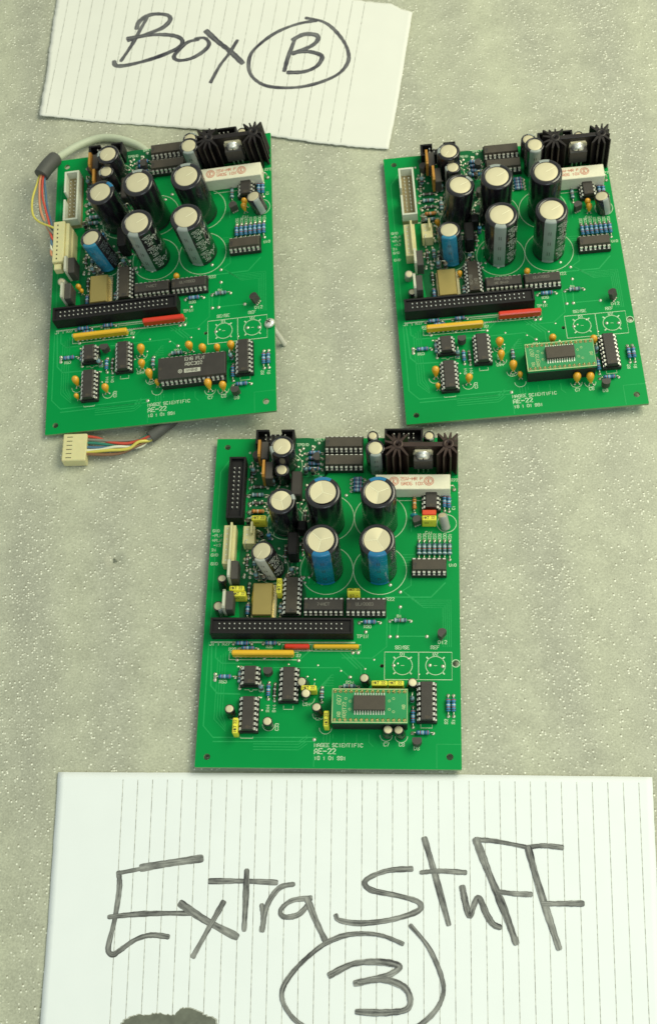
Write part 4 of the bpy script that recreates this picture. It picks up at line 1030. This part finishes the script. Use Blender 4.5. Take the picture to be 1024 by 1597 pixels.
# ------------------------------------------------------------------ the two handwritten notes
def resample(pts, n):
    d = [0]
    for a, b in zip(pts, pts[1:]): d.append(d[-1] + math.dist(a, b))
    out = []; j = 0
    for i in range(n + 1):
        t = d[-1] * i / n
        while j < len(d) - 2 and d[j + 1] < t: j += 1
        u = (t - d[j]) / max(1e-9, d[j + 1] - d[j]); out.append(tuple(pts[j][c] + (pts[j + 1][c] - pts[j][c]) * u for c in (0, 1)))
    return out
def sheet(name, left, right, top, bottom, zfn, material, nu=90, nv=60, ragged=(0, 0, 0, 0), seed=1):
    """left/right run from bottom to top, top/bottom from left to right; a thin solid sheet of paper"""
    rng = random.Random(seed)
    Lp, Rp, Tp, Bp = resample(left, nv), resample(right, nv), resample(top, nu), resample(bottom, nu)
    jit = lambda a: (rng.uniform(-a, a), rng.uniform(-a, a))
    for arr, a in ((Lp, ragged[0]), (Rp, ragged[1]), (Tp, ragged[2]), (Bp, ragged[3])):
        for i in range(1, len(arr) - 1):
            j = jit(a); arr[i] = (arr[i][0] + j[0], arr[i][1] + j[1])
    g = []
    for v in range(nv + 1):
        for u in range(nu + 1):
            s, t = u / nu, v / nv; p = []
            for c in (0, 1):
                p.append((1 - s) * Lp[v][c] + s * Rp[v][c] + (1 - t) * Bp[u][c] + t * Tp[u][c]
                         - ((1 - s) * (1 - t) * Bp[0][c] + s * (1 - t) * Bp[-1][c] + (1 - s) * t * Tp[0][c] + s * t * Tp[-1][c]))
            g.append((p[0], p[1], zfn(p[0], p[1])))
    n1 = nu + 1; N = len(g)
    f = [(v * n1 + u, v * n1 + u + 1, (v + 1) * n1 + u + 1, (v + 1) * n1 + u) for v in range(nv) for u in range(nu)]
    g2 = g + [(x, y, z - .14) for x, y, z in g]
    f2 = f + [tuple(N + i for i in reversed(q)) for q in f]
    rim = list(range(nu)) + [v * n1 + nu for v in range(nv)] + [nv * n1 + u for u in range(nu, 0, -1)] + [v * n1 for v in range(nv, 0, -1)]
    for i, a in enumerate(rim):
        b = rim[(i + 1) % len(rim)]; f2.append((b, a, N + a, N + b))
    m = MB(); m.add(g2, f2, 0, False)
    for i in range(len(f) * 2): m.sm[i] = True
    return m.mesh(name, material, recalc=False)
def lettering(strokes, zfn, material, name, parent):
    m = MB(); m.uv = []
    for i, (w, pts) in enumerate(strokes):
        w *= 1.08
        p = smooth_path(pts, 8); n = len(p); rng = random.Random(i * 7 + 3); ph = rng.uniform(0, 50)
        # marker stroke: constant pen, slight wobble, rounded ends
        ln = 0; rows = []
        ext = w * .38
        def dirn(a, b):
            l = math.dist(a, b) or 1; return ((b[0] - a[0]) / l, (b[1] - a[1]) / l)
        d0 = dirn(p[0], p[1]); d1 = dirn(p[-2], p[-1])
        p = [(p[0][0] - d0[0] * ext, p[0][1] - d0[1] * ext), (p[0][0] - d0[0] * ext * .6, p[0][1] - d0[1] * ext * .6)] + p + [(p[-1][0] + d1[0] * ext * .6, p[-1][1] + d1[1] * ext * .6), (p[-1][0] + d1[0] * ext, p[-1][1] + d1[1] * ext)]
        n = len(p)
        for k in range(n):
            a = p[max(0, k - 1)]; b = p[min(n - 1, k + 1)]; d = dirn(a, b)
            if k: ln += math.dist(p[k - 1], p[k])
            ww = w * (1 + .10 * math.sin(ln * .23 + ph) + .05 * math.sin(ln * 1.3 + ph) + .05 * math.sin(ln * 3.1 + ph) - .16 * max(0, k / n - .7))
            if k in (0, n - 1): ww *= .55
            elif k in (1, n - 2): ww *= .88
            rows.append([(p[k][0] - d[1] * ww * q, p[k][1] + d[0] * ww * q, q + .5, ln + ph) for q in (-.5, -.17, .17, .5)])
        o = len(m.v); h = .05 + .012 * i
        for r in rows:
            for x, y, q, l in r: m.v.append((x, y, zfn(x, y) + h)); m.uv.append((l, q))
        for k in range(n - 1):
            for q in range(3):
                m.f.append([o + k * 4 + q, o + k * 4 + q + 1, o + k * 4 + 5 + q, o + k * 4 + 4 + q]); m.mi.append(0); m.sm.append(False)
    return put(name, m.mesh(name, material, recalc=False), parent)
def rules(first, last, n, poly, zfn, parent, extra=0, w=.34, h=.03):
    def clip(a, b):
        t0, t1 = -5.0, 5.0; ts = []
        for i in range(len(poly)):
            p, q = poly[i], poly[(i + 1) % len(poly)]
            dx, dy = b[0] - a[0], b[1] - a[1]; ex, ey = q[0] - p[0], q[1] - p[1]
            den = dx * ey - dy * ex
            if abs(den) < 1e-9: continue
            t = ((p[0] - a[0]) * ey - (p[1] - a[1]) * ex) / den; u = ((p[0] - a[0]) * dy - (p[1] - a[1]) * dx) / den
            if 0 <= u <= 1: ts.append(t)
        if len(ts) < 2: return None
        return min(ts), max(ts)
    m = MB()
    for i in range(n + 1 + extra):
        s = i / n
        a = tuple(first[0][c] * (1 - s) + last[0][c] * s for c in (0, 1)); b = tuple(first[1][c] * (1 - s) + last[1][c] * s for c in (0, 1))
        r = clip(a, b)
        if not r: continue
        t0, t1 = r; K = 60
        pts = [(a[0] + (b[0] - a[0]) * (t0 + (t1 - t0) * k / K), a[1] + (b[1] - a[1]) * (t0 + (t1 - t0) * k / K)) for k in range(1, K)]
        m.ribbon(pts, w, fn=lambda x, y: (x, y, zfn(x, y) + h))
    return put('ruled_lines', m.mesh('ruled_lines', RULE, recalc=False), parent)

z_top = lambda x, y: 1.0 + .5 * math.sin(x * .030 + y * .011 + 1.0) + .28 * math.sin(y * .05 + 1.5) + 1.6 * max(0, (-x - 95) / 42) ** 2
left = [(-137.3, 616.0), (-134.9, 630.1), (-131.4, 647.7), (-128.3, 668.4), (-124.9, 689.4), (-120.6, 712.0), (-117.0, 742.0)]
bottom = [(-137.3, 616.0), (-126.9, 612.8), (-111.3, 608.0), (-84.2, 599.6), (-53.4, 590.0), (-30.6, 582.7), (3.2, 570.6), (28.9, 560.2), (47.4, 553.8), (68.0, 547.6)]
right = [(68.0, 547.6), (77.8, 577.2), (86.7, 606.0), (94.1, 630.6), (100.4, 650.8)]
top = [(-117.0, 742.0), (-40, 722), (40, 684), (66.7, 669.4), (77.1, 665.0), (88.6, 660.6), (93.8, 655.4), (100.4, 650.8)]
note_a = put('handwritten_note', sheet('handwritten_note', left, right, top, bottom, z_top, PAPER_T, ragged=(.35, .12, .5, .3), seed=4))
tag(note_a, 'ruled paper note with the words Box B in black marker, the B circled', 'note')
rules(((-113.5, 709.2), (-132.8, 619.3)), ((73.3, 667.7), (40.5, 556.9)), 24, left[:-1] + [left[-1]] + top[1:] + right[::-1][1:] + bottom[::-1][1:], z_top, note_a)
lettering([(w * 1.1, q) for w, q in STROKES_TOP], z_top, INK_T, 'marker_lettering', note_a)

z_bot = lambda x, y: .55 + .25 * math.sin(x * .035 + .4) * math.sin(y * .03)
left = [(-186, -20), (-170.3, 76.4), (-162.4, 132.1), (-153.0, 203.4)]
right = [(92.0, -20), (105.6, 40.0), (117.8, 98.6), (129.0, 153.5)]
top = [(-153.0, 203.4), (-60, 187.3), (40, 169.8), (129.0, 153.5)]
bottom = [(-186, -20), (92, -20)]
note_b = put('handwritten_note', sheet('handwritten_note', left, right, top, bottom, z_bot, PAPER_B, ragged=(.1, .1, .05, 0), seed=8))
tag(note_b, 'large ruled paper note with the words Extra Stuff and a circled 3 in marker', 'note')
rules(((-121.0, 197.8), (-137.0, 83.1)), ((108.4, 157.6), (87.1, 48.2)), 32, left + top[1:] + right[::-1][1:] + [(-186, -20)], z_bot, note_b, extra=2)
lettering(STROKES_BOTTOM, z_bot, INK_F, 'marker_lettering', note_b)
m = MB(); blot = [(-131.5, 81.9), (-129.9, 83.7), (-126.8, 84.4), (-124.3, 84.9), (-119.6, 84.2), (-115.4, 84.3), (-111.1, 83.0), (-107.6, 82.3), (-105.2, 84.0), (-102.4, 84.6), (-99.6, 83.7), (-97.3, 82.5), (-95.5, 81.3), (-93.0, 79.6), (-90.8, 78.6), (-89.0, 75.3), (-91.0, 66), (-100, 60), (-126, 62), (-134, 72)]
rng = random.Random(9); bl = [(x + rng.uniform(-.35, .35), y + rng.uniform(-.35, .35)) for x, y in smooth_path(blot + blot[:1], 5)[:-1]]
cx, cy = -111, 74
HALO = mat('stain_halo', (0.42, 0.43, 0.38), 0.8, var=0.2)
for s, k in ((1.035, 1), (1.0, 0)):
    pts = [(cx + (x - cx) * s, cy + (y - cy) * s, z_bot(x, y) + .16 - k * .08) for x, y in bl]
    m.add(pts + [(cx, cy, z_bot(cx, cy) + .16 - k * .08)], [(i, (i + 1) % len(pts), len(pts)) for i in range(len(pts))], k)
put('dark_stain', m.mesh('dark_stain', [BLOT, HALO], recalc=False), note_b)

# ------------------------------------------------------------------ the cable: plug on the board, sheath round and under it, loose plug in front
MA = Matrix(((0.987957, 0.116511, -0.101816), (-0.120974, 0.991897, -0.038794), (0.096471, 0.050644, 0.994046)))
def on_a(x, y, z):
    p = MA @ Vector((x - BW / 2, y - BL / 2, z)) + Vector((-73.397, 472.499, 14.011)); return (p.x, p.y, p.z)
harness = bpy.data.objects.new('cable_harness', None); COL.objects.link(harness)
harness.location = (-.127, .386, 0); harness.empty_display_size = .02
tag(harness, 'grey cable with cream plugs and coloured wires, running round and under the board', 'cable')
HO = (-127.0, 386.0, 0.0)
def hput(name, mb, m, label=None, parent=None):
    if parent is None:
        mb.v = [(x - HO[0], y - HO[1], z) for x, y, z in mb.v]; return put(name, mb.mesh(name, m), harness, label=label)
    mb.v = [(x - HO[0], y - HO[1], z) for x, y, z in mb.v]; return put(name, mb.mesh(name, m), parent, label=label)
m = MB(); m.tube(smooth_path([(-128.6, 565.0, 17.4), (-126.6, 569.6, 14.5), (-122.6, 576.0, 10.5), (-116.2, 583.2, 6.5), (-108.6, 588.3, 3.8), (-100.3, 590.0, 2.9), (-91.3, 587.6, 2.8), (-82.5, 582.3, 2.8), (-76.1, 576.0, 2.8), (-71.5, 566.0, 2.8), (-70, 548, 2.7), (-76, 520, 2.7), (-92, 480, 2.7), (-88, 440, 2.7), (-68, 408, 2.7), (-70, 394, 3.0), (-76, 388, 3.3)], 8), 2.3, 12)
hput('cable_sheath', m, SHEATH)
m = MB(); m.tube(smooth_path([(-135.6, 555.2, 19.2), (-134.4, 557.0, 19.2), (-131.6, 561.0, 19.0), (-128.6, 565.6, 17.6), (-126.9, 568.4, 16.2)], 6), [4.3, 4.5] + [4.5] * 21 + [4.0, 3.2], 16)
hput('heat_shrink_sleeve', m, SHRINK)
m = MB(); m.tube(smooth_path([(-90.4, 378.4, 4.0), (-87.5, 380.2, 4.0), (-83, 383.2, 4.0), (-77.5, 386.8, 3.9), (-71, 393, 3.6)], 6), 3.3, 14)
hput('heat_shrink_sleeve', m, SHRINK)
TOPW = {'yellow': [(-136.2, 556.1, 18.5), (-138.6, 549.6, 18.6), (-141.7, 538.7, 19.2), (-141.9, 527.6, 19.8), (-138.4, 520.9, 20.4), (-133.4, 514.5, 20.6)],
        'grey': [(-135.2, 554.0, 18.8), (-137.4, 545.5, 18.8), (-137.7, 535.9, 19.5), (-136.8, 524.2, 20.2), (-132.6, 511.8, 20.4)],
        'red': [(-134.5, 552.9, 19.4), (-135.5, 539.6, 20.2), (-134.4, 529.7, 20.5), (-132.9, 519.7, 20.8), (-131.4, 507.5, 20.6)],
        'orange': [(-135.6, 554.1, 19.6), (-137.0, 543.8, 20.2), (-137.2, 530.0, 20.8), (-135.0, 518.9, 20.8), (-132.0, 508.5, 20.6), (-130.9, 501.7, 20.2)],
        'blue': [(-133.8, 552.8, 18.6), (-133.8, 543.0, 18.8), (-133.3, 529.7, 19.5), (-131.6, 517.6, 20.2), (-130.4, 505.6, 20.2)],
        'white': [(-135.9, 555.1, 17.8), (-136.8, 536.4, 18.0), (-135.6, 522.9, 18.6), (-132.6, 513.1, 19.2), (-131.0, 500.5, 19.4)]}
ends = {'yellow': 123, 'grey': 119.5, 'red': 116, 'orange': 105.5, 'blue': 112.5, 'white': 109}
for k, p in TOPW.items():
    m = MB(); e = on_a(5.8, ends[k], 12.0); q = on_a(3.6, ends[k] + 1.5, 13.2)
    m.tube(smooth_path([(-131.8 + .3 * len(k) % .8, 560.0, 18.9)] + p[:-1] + [q, e], 7), .66, 8); hput('wire', m, WIRES[k], label=k + ' wire')
BOTW = {'red': [(-124.6, 385.4, 4.2), (-118.7, 383.2, 4.3), (-112.9, 379.9, 4.0), (-104.0, 377.4, 3.6), (-96.5, 377.7, 3.9)],
        'green': [(-124.9, 381.3, 4.2), (-120.4, 380.5, 4.0), (-113.1, 378.4, 3.5), (-104.1, 376.6, 2.5)],
        'blue': [(-125.1, 378.8, 4.2), (-119.2, 377.6, 3.8), (-110.1, 376.9, 2.7), (-101.1, 376.0, 2.6)],
        'white': [(-125.2, 376.7, 4.2), (-117.8, 375.9, 4.0), (-108.7, 375.8, 4.6), (-96.7, 374.6, 2.5)],
        'brown': [(-125.3, 374.6, 4.2), (-116.4, 372.8, 3.6), (-107.4, 372.4, 3.0), (-99.8, 373.9, 4.2)],
        'yellow': [(-125.3, 375.7, 4.0), (-113.4, 374.4, 4.6), (-102.9, 373.4, 4.6), (-96.6, 376.0, 5.6)],
        'grey': [(-124.8, 383.4, 4.0), (-119, 381.8, 4.6), (-112, 380.3, 4.4), (-103, 379.2, 3.6), (-96, 379.0, 3.0)]}
for i, (k, p) in enumerate(BOTW.items()):
    m = MB(); a = i * .9; e = [(-90.6 + .0, 378.4 + 1.5 * math.sin(a), 4.0 + 1.5 * math.cos(a)), (-86.5, 380.8 + 1.3 * math.sin(a), 4.0 + 1.3 * math.cos(a))]
    m.tube(smooth_path([(p[0][0] - 2, p[0][1] + .3, p[0][2])] + p + e, 7), .85, 8); hput('wire', m, WIRES[k], label=k + ' wire')
# loose plug in front of the board
def oriented(mb, M3, org): mb.v = [tuple(M3 @ Vector(p) + Vector(org)) for p in mb.v]
m = MB(); m.box(0, 0, 0, 13.0, 16.4, 6.4, .45)
for i in range(6): m.box(2.2, 1.6 + i * 2.5, 6.36, 5.2, 2.0 + i * 2.5, 6.46, mi=1)
for i in range(5): m.box(-.35, 2.3 + i * 2.5, .8, .1, 3.3 + i * 2.5, 5.6)
a = math.radians(-8.5); RZ = Matrix.Rotation(a, 3, 'Z')
oriented(m, RZ, (-138.9, 371.6, .3)); hput('plug_housing', m, [CREAM, PRINTK])
# plug seated on the board's header
m = MB(); m.box(4.6, 100.6, 8.2, 11.2, 127.4, 14.0, .35); m.box(11.2, 99.0, 5.0, 13.4, 126.8, 12.6, .5); m.box(5.2, 96.6, 7.8, 9.6, 100.4, 12.4, .4)
for i in range(9): m.box(6.9, 102.2 + i * 2.75, 13.96, 7.6, 103.2 + i * 2.75, 14.08, mi=1)
m.v = [on_a(*p) for p in m.v]; hput('plug_housing', m, [CREAM, PRINTK])
